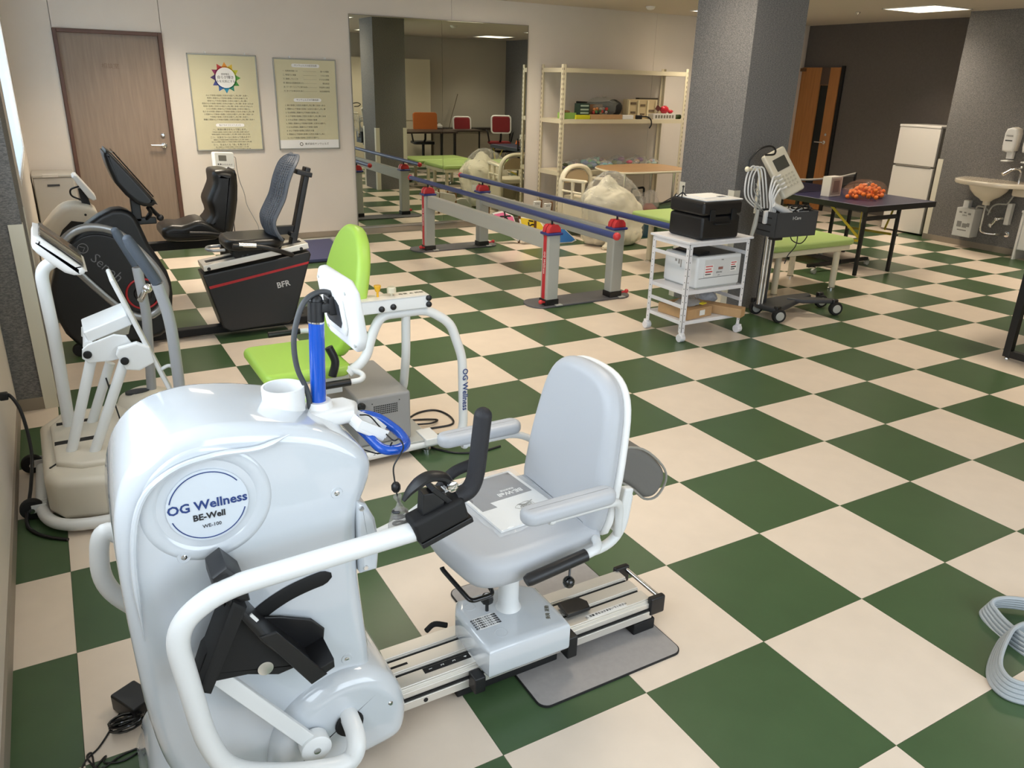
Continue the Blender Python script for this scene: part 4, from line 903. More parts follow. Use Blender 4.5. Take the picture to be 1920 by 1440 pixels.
for i in range(rows_ + 1):
    k = i / rows_
    b.tube([mp(k, s_) for s_ in [-1 + 2 * j / 8 for j in range(9)]], .0062 if 0 < i < rows_ else .012, 6)
ob('mesh_ribs', b, MSH, t, kind='stuff')
b = B()
for j in range(cols_ + 1):
    s_ = -1 + 2 * j / cols_
    b.tube([mp(i / 24, s_, .002) for i in range(25)], .0065 if 0 < j < cols_ else .012, 6)
ob('mesh_uprights', b, MSH, t, kind='stuff')
ob('back_post', B().box((-.31, 3.80, .745), (.035, .075, .58), Matrix.Rotation(radians(15), 3, 'Y')), BLACK, t, .006)
ob('post_clamp', B().box((-.265, 3.80, .99), (.10, .10, .03), Matrix.Rotation(radians(15), 3, 'Y')), BLACK, t, .005)
ob('post_clamp', B().box((-.42, 3.80, .64), (.16, .05, .05)).cyl((-.375, 3.70, .62), (-.375, 3.90, .62), .018), BLACK, t, kind='stuff')
for y, ye in ((3.60, 3.68), (3.99, 3.92)):
    ob('side_grip', B().tube(fillet([(-.77, y, .60), (-.60, y, .585), (-.50, y, .55), (-.40, ye, .50)], .08, 6), .015, 12), BLACK, t)
    ob('pulse_sensor', B().tube([(-.735, y, .603), (-.635, y, .592)], .0165, 12), CHROME, t)
ob('grey_loop_handle', B().tube(fillet([(-.80, 3.70, .56), (-.88, 3.70, .56), (-.90, 3.76, .56), (-.88, 3.84, .56), (-.80, 3.84, .56)], .04), .010, 10), SILR, t)

# ================================================================ SECOND RECUMBENT MACHINE
t = E('recumbent_trainer', (-1.1, 4.9, 0), 'cream housed recumbent trainer with black leather seat in front of the brown door', 'exercise machine')
ob('front_housing', B().pillow([(-1.770, .53), (-1.716, .618), (-1.641, .694), (-1.574, .722), (-1.50, .715), (-1.44, .695), (-1.415, .66), (-1.43, .61), (-1.45, .50), (-1.47, .20), (-1.48, .03), (-1.765, .03), (-1.778, .30)], 4.75, 5.02, .03, n=4, smooth=2), CREAM, t, sharp=60)
ob('housing_recess', B().pillow([(-1.58, .620), (-1.64, .565), (-1.69, .475), (-1.68, .30), (-1.52, .30), (-1.46, .40), (-1.44, .595)], 4.735, 4.76, .006, n=2), BLACKM, t)
for x, z in ((-1.72, .555), (-1.49, .655)): ob('housing_screw', B().lathe([(.008, 0), (.006, .003)], (x, 4.75, z), M=Matrix.Rotation(pi / 2, 3, 'X'), seg=10), BLACK, t)
ob('console', B().pillow([(-1.532, .895), (-1.518, .908), (-1.502, .905), (-1.408, .762), (-1.408, .745), (-1.428, .738), (-1.455, .757)], 4.80, 5.02, .008, n=3), WHITE2, t)
ob('console_neck', B().box((-1.475, 4.92, .745), (.05, .05, .14), Matrix.Rotation(-.1, 3, 'Y')), BLACK, t, .006)
ob('console_cable', B().tube(catmull([(-1.50, 4.86, .83), (-1.55, 4.86, .81), (-1.55, 4.86, .77), (-1.50, 4.86, .74)], 6), .006, 8), BLACK, t)
ob('main_beam', B().b2(-1.45, -.45, 4.90, 4.98, .345, .405), BLACKM, t, .006)
ob('beam_support', B().b2(-.62, -.54, 4.90, 4.98, .03, .345), BLACKM, t, .004)
ob('beam_support', B().b2(-1.44, -1.36, 4.90, 4.98, .03, .345), BLACKM, t, .004)
ob('cross_foot', B().b2(-.63, -.53, 4.65, 5.2, 0, .04), BLACKM, t, .008)
ob('seat_cushion', B().pillow([(-1.035, .50), (-1.02, .53), (-.96, .552), (-.90, .545), (-.84, .56), (-.76, .575), (-.66, .52), (-.62, .47), (-.68, .428), (-.94, .430), (-1.02, .455)], 4.74, 5.08, .035, n=5, smooth=2), LEATHER, t, sharp=70)
ob('backrest', B().pillow([(-.645, .905), (-.60, .922), (-.53, .915), (-.488, .875), (-.500, .70), (-.545, .50), (-.60, .44), (-.67, .47), (-.735, .545), (-.69, .61), (-.705, .70), (-.675, .77), (-.648, .83)], 4.74, 5.08, .05, n=6, smooth=3), LEATHER, t, sharp=70)
ob('backrest_shell', B().pillow([(-.50, .90), (-.478, .88), (-.49, .70), (-.55, .46), (-.575, .47), (-.52, .70)], 4.78, 5.04, .01, n=2, smooth=2), BLACK, t)
for y in (4.68, 5.12): ob('side_grip', B().tube(catmull([(-.86, y, .50), (-.70, y, .485), (-.55, y, .46)], 5), .014, 10), BLACK, t)

# grey cabinet in the corner
t = E('corner_cabinet', (-1.63, 6.5, 0), 'low grey plastic cabinet with a recessed handle in the corner left of the brown door', 'cabinet')
GC = mat('warm_grey_plastic', (176, 172, 164), .5)
ob('cabinet_body', B().b2(-1.785, -1.49, 6.30, 6.70, 0, .735), GC, t, .008)
ob('cabinet_lid', B().b2(-1.79, -1.485, 6.295, 6.705, .735, .757), GC, t, .006)
ob('lid_button', B().b2(-1.715, -1.60, 6.292, 6.36, .738, .7605), mat('pale_grey_plastic', (196, 192, 184), .5), t, .002)
ob('handle_recess', B().b2(-1.69, -1.60, 6.297, 6.305, .665, .682), DARK, t)
# display device on a thin stand
t = E('display_stand', (-.255, 6.47, 0), 'white digital display unit on a thin stand below the sun wheel poster', 'display')
Mc = Matrix.Translation((-.262, 6.47, .822)) @ Matrix.Rotation(radians(-18), 4, 'X') @ Matrix.Rotation(radians(3), 4, 'Y')
pr = rr(-.098, .098, -.076, .076, .018, 4)
cs = ob('display_case', B().pillow(pr, -.022, .02, .012, 'xz', n=3, M=Mc), WHITE2, t, sharp=60)
ob('display_panel', B().pillow(rr(-.070, .092, -.060, .064, .01, 3), -.0235, -.020, 0, 'xz', M=Mc), GREYL, cs)
ob('lcd', B().pillow(rr(-.040, .028, -.008, .042, .003, 2), -.0250, -.023, 0, 'xz', M=Mc), SCREEN, cs)
for i in range(7): ob('button', B().pillow(rr(-.052 + i * .019, -.040 + i * .019, -.045, -.033, .003, 2), -.0262, -.023, 0, 'xz', M=Mc), INK if i < 2 else GREYP, cs)
ob('stand_pole', B().cyl((-.25, 6.49, .02), (-.255, 6.49, .77), .010).lathe([(.09, 0), (.085, .012), (.02, .02)], (-.25, 6.49, 0), seg=24), DARK, t)
ob('stand_cable', B().tube(catmull([(-.165, 6.47, .855), (-.145, 6.49, .84), (-.13, 6.56, .76), (-.10, 6.64, .62), (-.06, 6.68, .50), (-.04, 6.70, .38), (.01, 6.70, .26), (.05, 6.70, .16), (.05, 6.70, .03)], 6), .003, 6), GREYP, t)
t = E('antenna_rod', (-.23, 6.20, 0), 'small black tapered rod standing behind the leather backrest', 'rod')
ob('rod', B().lathe([(.030, 0), (.026, .01), (.008, .05), (.003, .30), (.003, .36)], (-.262, 6.25, 0), seg=10), BLACK, t)
# blue mat platform + small metal device
t = E('blue_floor_platform', (.45, 6.05, 0), 'flat navy blue measuring platform with pale edge on the floor by the mirror', 'platform')
ob('platform_pad', B().pillow([(.10, 5.60), (.60, 5.60), (.70, 6.50), (.22, 6.50)], .008, .035, .004, 'xy', n=2), mat('navy_pad', (66, 70, 108), .6), t)
ob('platform_edge', B().pillow([(.605, 5.60), (.66, 5.60), (.77, 6.50), (.705, 6.50)], .0, .045, .004, 'xy', n=2), GREYL, t)
ob('platform_edge', B().pillow([(.22, 6.50), (.77, 6.50), (.77, 6.54), (.22, 6.54)], .0, .04, .004, 'xy', n=2), GREYL, t)
ob('platform_base', B().pillow([(.10, 5.60), (.60, 5.60), (.70, 6.50), (.22, 6.50)], 0, .010, .0, 'xy'), RUB, t)
t = E('metal_measuring_frame', (.92, 6.25, 0), 'small folded metal measuring frame lying beside the navy platform', 'frame')
ob('frame_box', B().b2(.80, .93, 6.08, 6.30, 0, .06), GREYL, t, .006)
ob('frame_box', B().b2(.80, .98, 6.40, 6.52, 0, .10), WHITE2, t, .006)
ob('frame_bar', B().box((.93, 6.36, .115), (.022, .42, .022), Matrix.Rotation(.12, 3, 'X')), GREYL, t, .003)
for x, y in ((.86, 6.12), (.90, 6.20), (.87, 6.26)): ob('frame_bolt', B().lathe([(.016, 0), (.013, .02), (.006, .03)], (x, y, .06), seg=10), CHROME, t)
ob('frame_leg', B().box((.965, 6.20, .065), (.03, .05, .13)), GREYL, t, .003)
# ================================================================ PARALLEL BARS
t = E('parallel_bars', (1.74, 4.6, 0), 'parallel walking bars with blue handrails, grey posts and red clamps in front of the mirror', 'parallel bars')
PG = mat('bar_post_grey', (172, 174, 168), .4)
for y in (3.51, 5.71):
    ob('base_plate', B().pillow([(1.74 + (.36 if abs(a) < 90 else -.36) + .10 * cos(radians(a)), y + .06 + .13 * sin(radians(a))) for a in list(range(-90, 90, 15)) + list(range(91, 270, 15))], 0, .014, .005, 'xy', n=2), mat('dark_grey_base', (92, 92, 96), .5), t)
    for x in (1.44, 2.025):
        po = ob('post', B().b2(x - .052, x + .052, y - .045, y + .045, .05, .535), PG, t, .012, segs=3)
        ob('post_shoe', B().b2(x - .056, x + .056, y - .050, y + .050, .012, .058), BLACK, t, .004)
        ob('foot_tab', B().b2(x + .02, x + .075, y - .08, y - .04, .012, .018), GREYL, t)
        ob('post_collar', B().b2(x - .066, x + .066, y - .056, y + .056, .533, .552), mat('navy_plastic', (52, 56, 124), .4), t, .006)
        ob('rail_clamp', B().pillow([(x - .055, .552), (x - .050, .585), (x - .030, .607), (x + .030, .607), (x + .050, .585), (x + .055, .552)], y - .045, y - .006, .006, n=2).pillow([(x - .055, .552), (x - .050, .585), (x - .030, .607), (x + .030, .607), (x + .050, .585), (x + .055, .552)], y + .006, y + .045, .006, n=2), REDP, t, kind='stuff')
        ob('rail_pin', B().cyl((x, y, .56), (x, y, .635), .008), BLACK, t)
        if x < 1.5:
            ob('red_stripe', B().b2(x - .0535, x - .0525, y - .020, y + .022, .06, .53), mat('crimson_stripe', (190, 40, 52), .5), t)
            text('lettering', 'OG Wellness', .030, frame((x - .0540, y, .33), (0, 0, -1), (0, -1, 0)), PAPER, t)
        ob('lock_lever', B().tube([(x + (.06 if x > 1.7 else -.06), y - .03, .04), (x + (.095 if x > 1.7 else -.10), y - .05, .05)], .008, 8).ball((x + (.10 if x > 1.7 else -.105), y - .052, .052), .017, 12), REDP, t)
for x in (1.44, 2.025):
    ob('side_beam', B().b2(x - .028, x + .028, 3.55, 5.67, .42, .535), PG, t, .006)
for x, y0, y1 in ((1.45, 2.76, 6.15), (2.03, 2.85, 6.20)):
    ob('handrail', B().cyl((x, y0, .648), (x, y1, .648), .021, seg=18), NAVY, t)
    for y in (y0 - .008, y1 + .008): ob('rail_end_ball', B().ball((x, y, .648), .026, 16), REDP, t)

# ================================================================ TREATMENT BEDS
def bed(x0, x1, y0, y1, z, label, legs):
    t = E('treatment_bed', ((x0 + x1) / 2, (y0 + y1) / 2, 0), label, 'bed', 'light green treatment beds')
    ob('mattress_pad', B().pillow(rr(x0, x1, y0, y1, .05, 5), z - .055, z, .024, 'xy', n=4), MINT, t, sharp=60)
    ob('bed_frame', B().b2(x0 + .03, x1 - .03, y0 + .03, y1 - .03, z - .10, z - .056), IVORYP, t, .006)
    for x, y in legs:
        ob('leg', B().cyl((x, y, .02), (x, y, z - .10), .026, seg=18), IVORYP, t)
        ob('leg_glide', B().lathe([(.03, 0), (.03, .012), (.018, .02)], (x, y, 0), seg=16), CHROME, t)
bed(3.02, 4.42, 3.90, 4.62, .46, 'light green treatment bed left of and behind the grey column', [(3.15, 4.45), (3.15, 4.02), (4.30, 4.50), (4.30, 4.02)])
bed(3.06, 4.00, 2.87, 3.50, .435, 'light green treatment bed at the foot of the black ping-pong table', [(3.26, 3.00), (3.90, 2.96), (3.30, 3.42), (3.92, 3.42)])

# ================================================================ SHELF
t = E('steel_shelf', (4.2, 6.5, 0), 'ivory slotted steel shelf unit against the back wall beside the mirror', 'shelf')
XS0, XS1, YS0, YS1 = 3.30, 5.06, 6.30, 6.745
HOLE = mat('slot_shadow', (96, 84, 66), .8)
for x in (XS0, XS1):
    for y in (YS0, YS1):
        sx = 1 if x == XS0 else -1; sy = 1 if y == YS0 else -1
        u = ob('upright', B().b2(x, x + sx * .04, y, y + sy * .003, 0, 1.75).b2(x, x + sx * .003, y, y + sy * .04, 0, 1.75), IVORY, t)
        hb = B()
        for i in range(33):
            z = .06 + i * .051
            hb.b2(x + sx * .008, x + sx * .014, y - sy * .0006, y + sy * .0002, z, z + .024)
            hb.b2(x - sx * .0006, x + sx * .0002, y + sy * .010, y + sy * .018, z, z + .024)
        ob('upright_slots', hb, HOLE, u, kind='stuff')
for z in (.63, 1.19, 1.715):
    ob('shelf_board', B().b2(XS0 + .004, XS1 - .004, YS0 + .004, YS1 - .004, z - .006, z).b2(XS0 + .004, XS1 - .004, YS0 + .002, YS0 + .006, z - .045, z).b2(XS0 + .002, XS0 + .006, YS0 + .004, YS1 - .004, z - .045, z).b2(XS1 - .006, XS1 - .002, YS0 + .004, YS1 - .004, z - .045, z), IVORY, t)
# things on the middle shelf
def box1(nm, x0, x1, y0, y1, z0, z1, m_, label, cat, rot=0, bev=.003, grp=None):
    b = B().box(((x0 + x1) / 2, (y0 + y1) / 2, (z0 + z1) / 2), (x1 - x0, y1 - y0, z1 - z0), rot)
    return ob(nm, b, m_, label=label, cat=cat, group=grp, bevel=bev)
ZS = 1.1905
t = E('green_box', (3.44, 6.45, ZS), 'small lime green tray box at the left end of the middle shelf', 'box')
ob('tray_body', B().b2(3.39, 3.55, 6.38, 6.52, ZS, ZS + .065), mat('lime_card', (150, 190, 96), .6), t, .003)
ob('tray_contents', B().blob((3.46, 6.45, ZS + .07), .04, .2, 3, 12, (1.2, 1, .5)), mat('brown_goods', (130, 92, 60), .7), t)
t = E('dark_printed_box', (3.62, 6.36, ZS), 'dark green printed game box with white labels on the middle shelf', 'box')
ob('box_body', B().b2(3.56, 3.70, 6.34, 6.44, ZS + .045, ZS + .165), mat('bottle_green_card', (40, 62, 52), .6), t, .003)
for z in (ZS + .065, ZS + .10, ZS + .14): ob('box_label', B().b2(3.575, 3.685, 6.3385, 6.3395, z - .008, z + .010), mat('pale_label', (170, 186, 170), .6), t)
ob('box_foot', B().b2(3.57, 3.69, 6.35, 6.43, ZS, ZS + .045), mat('bottle_green_card', (40, 62, 52), .6), t)
box1('yellow_box', 3.50, 3.69, 6.308, 6.335, ZS, ZS + .045, mat('yellow_card', (206, 200, 40), .5), 'flat yellow box lying at the front edge of the middle shelf', 'box')
box1('long_cardboard_box', 3.70, 4.14, 6.31, 6.36, ZS, ZS + .050, CARD, 'long thin cardboard box along the front of the middle shelf', 'box')
box1('white_carton', 4.145, 4.30, 6.31, 6.37, ZS, ZS + .045, PAPER, 'small white carton in the centre front of the middle shelf', 'box')
box1('brown_carton', 3.72, 3.92, 6.40, 6.54, ZS, ZS + .155, mat('brown_card', (128, 92, 62), .7), 'brown carton behind the long box on the middle shelf', 'box')
t = E('wrapped_fan', (4.0, 6.45, ZS), 'black long-handled tool in clear wrapping across the middle shelf', 'tool')
ob('tool_head', B().blob((4.12, 6.46, ZS + .115), .105, .05, 8, 20, (1.1, .5, .9), ZS + .002), BLACKM, t)
ob('tool_handle', B().tube([(3.60, 6.46, ZS + .175), (3.85, 6.46, ZS + .165), (4.05, 6.46, ZS + .15)], [.012, .014, .04], 10), BLACKM, t)
ob('wrap_film', B().blob((3.95, 6.46, ZS + .12), .115, .12, 11, 22, (2.2, .62, 1.0), ZS + .001), film('wrap_film', (190, 194, 190), .3, .15), t)
t = E('skein_bag', (3.86, 6.37, ZS), 'clear bag of multicoloured beads in the middle of the shelf', 'bag')
rnd = random.Random(2)
for k in range(16):
    c = rnd.choice([(180, 60, 50), (70, 110, 60), (210, 190, 150), (60, 60, 70), (200, 130, 70), (160, 150, 140)])
    ob('bead', B().blob((3.86 + rnd.uniform(-.10, .13), 6.385 + rnd.uniform(-.015, .015), ZS + rnd.uniform(.06, .11)), .020, .1, k, 8), mat('bead_%d_%d' % (c[0], c[1]), c, .5), t)
t = E('game_box', (4.42, 6.45, ZS), 'beige wooden maze game box standing on the middle shelf', 'box')
WB = mat('pale_birch', (206, 186, 146), .6)
ob('game_frame', B().b2(4.28, 4.72, 6.42, 6.50, ZS, ZS + .215), WB, t, .004)
for x in (4.30, 4.44, 4.58, 4.70): ob('game_bar', B().b2(x - .010, x + .010, 6.405, 6.42, ZS + .01, ZS + .205), mat('cream_wood', (226, 212, 176), .6), t)
for x, z, s_ in ((4.37, .17, .04), (4.51, .15, .035), (4.64, .09, .04), (4.37, .07, .035), (4.51, .05, .03)): ob('game_cell', B().b2(x - s_, x + s_, 6.414, 6.4195, ZS + z - .012, ZS + z + .012), mat('brown_shadow_print', (110, 92, 70), .7), t)
ob('game_top', B().b2(4.46, 4.74, 6.43, 6.50, ZS + .215, ZS + .232), mat('dark_olive_card', (70, 62, 48), .7), t)
t = E('strap_clip', (4.40, 6.33, ZS), 'small black clip with a strap hanging off the middle shelf edge', 'strap')
ob('clip_body', B().b2(4.355, 4.43, 6.31, 6.35, ZS, ZS + .045), BLACK, t, .006)
ob('strap_tail', B().tube(catmull([(4.42, 6.315, ZS + .03), (4.50, 6.30, ZS + .025), (4.545, 6.288, ZS - .01), (4.55, 6.285, ZS - .06), (4.525, 6.285, ZS - .10)], 5), .008, 8, flat=(.3, (0, 1, 0))), BLACK, t)
t = E('model_kit_box', (4.74, 6.36, ZS), 'flat white printed box under a red toy on the middle shelf', 'box')
ob('box_body', B().b2(4.60, 4.94, 6.32, 6.42, ZS, ZS + .062), mat('pale_grey_card', (206, 202, 196), .6), t, .002)
for i in range(7): ob('box_print', B().b2(4.63 + i * .042, 4.655 + i * .042, 6.3185, 6.3195, ZS + .012, ZS + .046), INKG, t)
t = E('red_toy', (4.80, 6.37, ZS + .0625), 'red plastic toy car on top of the white printed box', 'toy')
ob('toy_body', B().blob((4.80, 6.37, ZS + .105), .052, .12, 6, 14, (1.2, .6, .85)), mat('glossy_red', (190, 36, 52), .3), t)
ob('toy_nose', B().blob((4.89, 6.37, ZS + .085), .035, .2, 9, 12, (1.2, .6, .6)), mat('glossy_red', (190, 36, 52), .3), t)
ob('toy_wing', B().box((4.70, 6.37, ZS + .12), (.05, .03, .05), Matrix.Rotation(.6, 3, 'Y')), mat('maroon_plastic', (92, 46, 44), .4), t, .004)
t = E('green_roll', (5.0, 6.37, ZS), 'dark green rolled band at the right end of the middle shelf', 'roll')
ob('roll_body', B().cyl((4.945, 6.37, ZS + .026), (5.05, 6.37, ZS + .026), .026, seg=16), mat('dark_green_band', (58, 74, 40), .6), t)
ob('roll_cap', B().cyl((5.05, 6.37, ZS + .026), (5.058, 6.37, ZS + .026), .014, seg=12), BLACK, t)
# bags on the lower shelf
ZL = .6305
rnd = random.Random(12)
bags = [(3.50, 6.42, .07, (70, 70, 84), 'dark bag of small coloured parts at the left end of the lower shelf'),
        (3.63, 6.50, .075, (92, 76, 90), 'purple grey bag of parts beside the dark bag on the lower shelf'),
        (3.80, 6.44, .09, (104, 140, 150), 'teal bag of soft goods lying flat on the lower shelf'),
        (3.98, 6.52, .095, (216, 196, 186), 'pink and white bag standing up on the lower shelf'),
        (4.00, 6.38, .07, (110, 152, 166), 'pale blue pouch at the front of the lower shelf'),
        (4.25, 6.50, .10, (132, 142, 134), 'grey green crumpled bag in the middle of the lower shelf'),
        (4.42, 6.42, .085, (150, 118, 108), 'brown and pink bag right of the middle of the lower shelf'),
        (4.58, 6.50, .10, (112, 108, 96), 'olive brown bag on the right half of the lower shelf'),
        (4.78, 6.48, .075, (186, 190, 180), 'nearly empty clear bag at the right end of the lower shelf')]
for i, (x, y, r_, c, lb) in enumerate(bags):
    r_ *= 1.0
    t = E('goods_bag', (x, y, ZL), lb, 'bag', 'clear bags of small goods on the lower shelf')
    for k in range(8):
        cc = tuple(max(20, min(245, q + rnd.randint(-40, 40))) for q in c)
        ob('packed_item', B().blob((x + rnd.uniform(-.07, .07), y + rnd.uniform(-.05, .05), ZL + r_ * .35 + rnd.uniform(0, r_ * .7)), r_ * .38, .2, k + i * 10, 9, (1.3, 1, .7), ZL + .001), mat('goods_%d_%d_%d' % tuple(q // 20 for q in cc), cc, .55), t)
    ob('bag_film', B().blob((x, y, ZL + r_ * .55), r_, .2, i, 18, (1.35, .9, .85), ZL + .001), film('goods_film', (226, 230, 228), .22, .12), t)

# wooden folding table with things underneath
t = E('folding_table', (4.35, 5.85, 0), 'light wood topped folding table with steel legs in front of the ivory shelf', 'table')
tp = catmull([(3.60, 5.62, 0), (3.75, 5.53, 0), (4.30, 5.52, 0), (4.50, 5.54, 0), (4.55, 5.62, 0), (4.62, 5.95, 0), (4.52, 6.22, 0), (4.0, 6.24, 0), (3.72, 6.18, 0), (3.60, 5.9, 0)], 4, True)
ob('table_top', B().pillow([(p.x, p.y) for p in tp], .672, .700, .008, 'xy', n=2), WOODL, t)
ob('table_rim', B().tube([(p.x, p.y, .682) for p in tp], .011, 8, closed=True), IVORYP, t)
for x, y in ((3.80, 5.75), (4.46, 5.70), (3.80, 6.1), (4.46, 6.1)): ob('leg', B().cyl((x, y, 0), (x, y, .672), .014, seg=12), CHROME, t)
ob('under_rail', B().b2(3.78, 4.48, 5.74, 5.765, .64, .672), DARK, t)
ob('under_rail', B().b2(3.78, 4.48, 6.085, 6.11, .64, .672), DARK, t)
t = E('blue_bucket', (3.98, 5.55, 0), 'dark blue waste bucket with a red filled plastic bag under the wood table', 'bucket')
ob('bucket_body', B().lathe([(.10, 0), (.13, .30), (.125, .30), (.095, .01), (.001, .01)], (3.93, 5.55, 0), seg=24), mat('dark_teal_plastic', (36, 76, 96), .4), t)
ob('liner_contents', B().blob((3.97, 5.50, .28), .09, .15, 4, 14, (1.1, .8, .9)), mat('brick_red_goods', (150, 62, 52), .5), t)
ob('liner_film', B().blob((3.96, 5.50, .35), .12, .18, 5, 18, (1, .8, 1.2)), film('liner_film', (220, 214, 208), .3, .15), t)
t = E('black_tote', (3.98, 5.72, 0), 'black handled bag standing behind the blue bucket', 'bag')
ob('tote_body', B().b2(3.88, 4.08, 5.68, 5.78, 0, .40), BLACKM, t, .02)
ob('tote_handle', B().tube(fillet([(3.90, 5.73, .40), (3.90, 5.73, .49), (4.07, 5.73, .50), (4.07, 5.73, .40)], .03), .012, 8), BLACKM, t)
t = E('green_crate', (4.35, 5.62, 0), 'dull green storage crate below the right end of the wood table', 'crate')
ob('crate_body', B().b2(4.12, 4.50, 5.50, 5.76, 0, .32), mat('sage_plastic', (86, 112, 82), .6), t, .01)
for i in range(3):
    p = V((4.22 + i * .05, 5.56 + i * .03, .322)); q = p + V((.16, -.02, .10 - i * .03))
    ob('weight_rod', B().cyl(p + V((-.05, 0, .01)), q, .006).ball(q, .020, 10), DARK, label=('upper', 'middle', 'lower')[i] + ' black ball-ended rod lying on the green crate', cat='rod', group='ball-ended rods on the green crate')

# shower chairs and bag of cushions
def shower_chair(x, y, rz, label):
    t = E('shower_chair', (0, 0, 0), label, 'chair')
    bk = [(-.20, .0), (-.215, .25), (-.22, .45), (-.20, .60), (-.13, .69), (0, .72), (.13, .69), (.20, .60), (.22, .45), (.215, .25), (.20, 0)]
    hoop = catmull([(-.205, 0, .10), (-.215, 0, .45), (-.20, 0, .60), (-.13, 0, .69), (0, 0, .72), (.13, 0, .69), (.20, 0, .60), (.215, 0, .45), (.205, 0, .10)], 6)
    ob('back_hoop', B().tube([(p.x, .22, p.z) for p in hoop], .024, 12, flat=(1.5, (0, 1, 0))), IVORYP, t)
    ob('back_panel', B().pillow([(-.165, .545), (-.155, .615), (-.10, .665), (0, .685), (.10, .665), (.155, .615), (.165, .545)], .20, .235, .012, n=3), mat('tan_back_panel', (196, 174, 140), .5), t)
    ob('seat', B().pillow(rr(-.20, .20, -.20, .22, .05, 4), .37, .42, .018, 'xy', n=3), IVORYP, t)
    ob('bucket_panel', B().b2(-.20, .20, -.19, -.165, .12, .37).b2(-.20, -.175, -.19, .22, .12, .37).b2(.175, .20, -.19, .22, .12, .37), IVORYP, t, kind='stuff')
    for sx in (-1, 1):
        ob('arm_rest', B().pillow([(-.20, .60), (-.18, .615), (.18, .60), (.20, .585), (.18, .57), (-.18, .58)], sx * .215 - .022, sx * .215 + .022, .01, n=2, plane='yz'), IVORYP, t)
        for yy in (-.15, .02): ob('arm_strut', B().tube([(sx * .215, yy, .40), (sx * .215, yy, .48), (sx * .215, yy, .58)], [.020, .016, .020], 10), IVORYP, t)
        ob('arm_rail', B().cyl((sx * .215, -.16, .47), (sx * .215, .20, .47), .012), IVORYP, t)
        for yy in (-.16, .19): ob('leg', B().tube([(sx * .19, yy, 0), (sx * .18, yy, .38)], [.024, .028], 12), IVORYP, t)
    t.location = (x, y, 0); t.rotation_euler = (0, 0, rz)
    return t
shower_chair(3.40, 5.84, radians(6), 'ivory shower chair with tan back panel behind the parallel bars')
t = E('cushion_bag', (3.40, 5.30, 0), 'huge clear plastic bag stuffed with white padding beside the shower chair', 'bag')
PAD = mat('cream_padding', (232, 226, 204), .7, bump=(14, .6))
def sack(cx, cy, prof, sx, sy, seed, amp, lean=(0, 0), tilt=0):
    rnd = random.Random(seed); ph = [(k, rnd.uniform(0, 6.3), rnd.uniform(2, 9), rnd.uniform(0, 6.3)) for k in (2, 3, 5, 7, 9, 12)]
    zm = prof[-1][1]; n = len(prof)
    pr_ = catmull([(r_, z_, 0) for r_, z_ in prof], 5)
    m_ = len(pr_) - 1
    def fn(u, v_):
        p = pr_[min(m_, int(round(v_ * m_)))]; a = 2 * pi * u
        k = 1 + amp * sum(sin(q[0] * a + q[1]) * sin(q[2] * v_ * 2.2 + q[3]) for q in ph) / 2
        f_ = p.y / zm
        return (cx + lean[0] * f_ ** 2 + max(p.x, 1e-4) * k * cos(a) * sx, cy + lean[1] * f_ ** 2 + max(p.x, 1e-4) * k * sin(a) * sy, max(.002, p.y + tilt * f_ * p.x * cos(a)))
    return fn, m_
from mathutils import noise as mn
def wrinkle(b, a1, s1, a2, s2):
    b.bm.normal_update()
    for v in b.bm.verts:
        n1 = mn.noise(v.co * s1); n2 = 1 - abs(mn.noise(v.co * s2)) * 2
        if v.co.z > .02: v.co += V((v.co.x - 3.36, v.co.y - 5.32, 0)).normalized() * (a1 * n1 + a2 * (n2 - .5)) + V((0, 0, a1 * .6 * n1))
fn, mm_ = sack(3.36, 5.32, [(.01, .004), (.24, .006), (.31, .06), (.335, .18), (.335, .30), (.32, .42), (.27, .50), (.20, .555), (.13, .60), (.07, .655), (.02, .70), (.001, .705)], 1.03, .66, 5, .07, (-.10, 0), -.15)
b = B().grid(fn, 84, mm_, closed_u=True); wrinkle(b, .030, 7, .018, 19)
ob('padding', b, PAD, t, sharp=60)
ob('bag_corner', B().tube(catmull([(3.26, 5.14, .10), (3.16, 5.08, .045), (3.06, 5.06, .02)], 5), [.11, .10, .09, .08, .07, .06, .05, .045, .035, .03, .02], 14, flat=(.8, (0, 0, 1))), PAD, t)
fn, mm_ = sack(3.36, 5.32, [(.01, .001), (.26, .003), (.33, .06), (.355, .18), (.355, .30), (.345, .42), (.32, .50), (.28, .56), (.23, .62), (.16, .68), (.08, .725), (.001, .735)], 1.03, .68, 9, .045, (-.08, 0), .05)
b = B().grid(fn, 60, mm_, closed_u=True)
b.bm.verts.ensure_lookup_table(); rnd = random.Random(4)
for v in b.bm.verts:
    if v.co.z > .4: v.co += V((rnd.uniform(-.010, .010), rnd.uniform(-.010, .010), rnd.uniform(-.012, .012)))
ob('bag_film', b, film('big_bag_film', (240, 240, 236), .16, .12), t)
for x, z in ((3.35, .33), (3.52, .32)): ob('brand_dots', B().b2(x - .006, x + .006, 5.045, 5.047, z - .01, z + .01), INK, t)

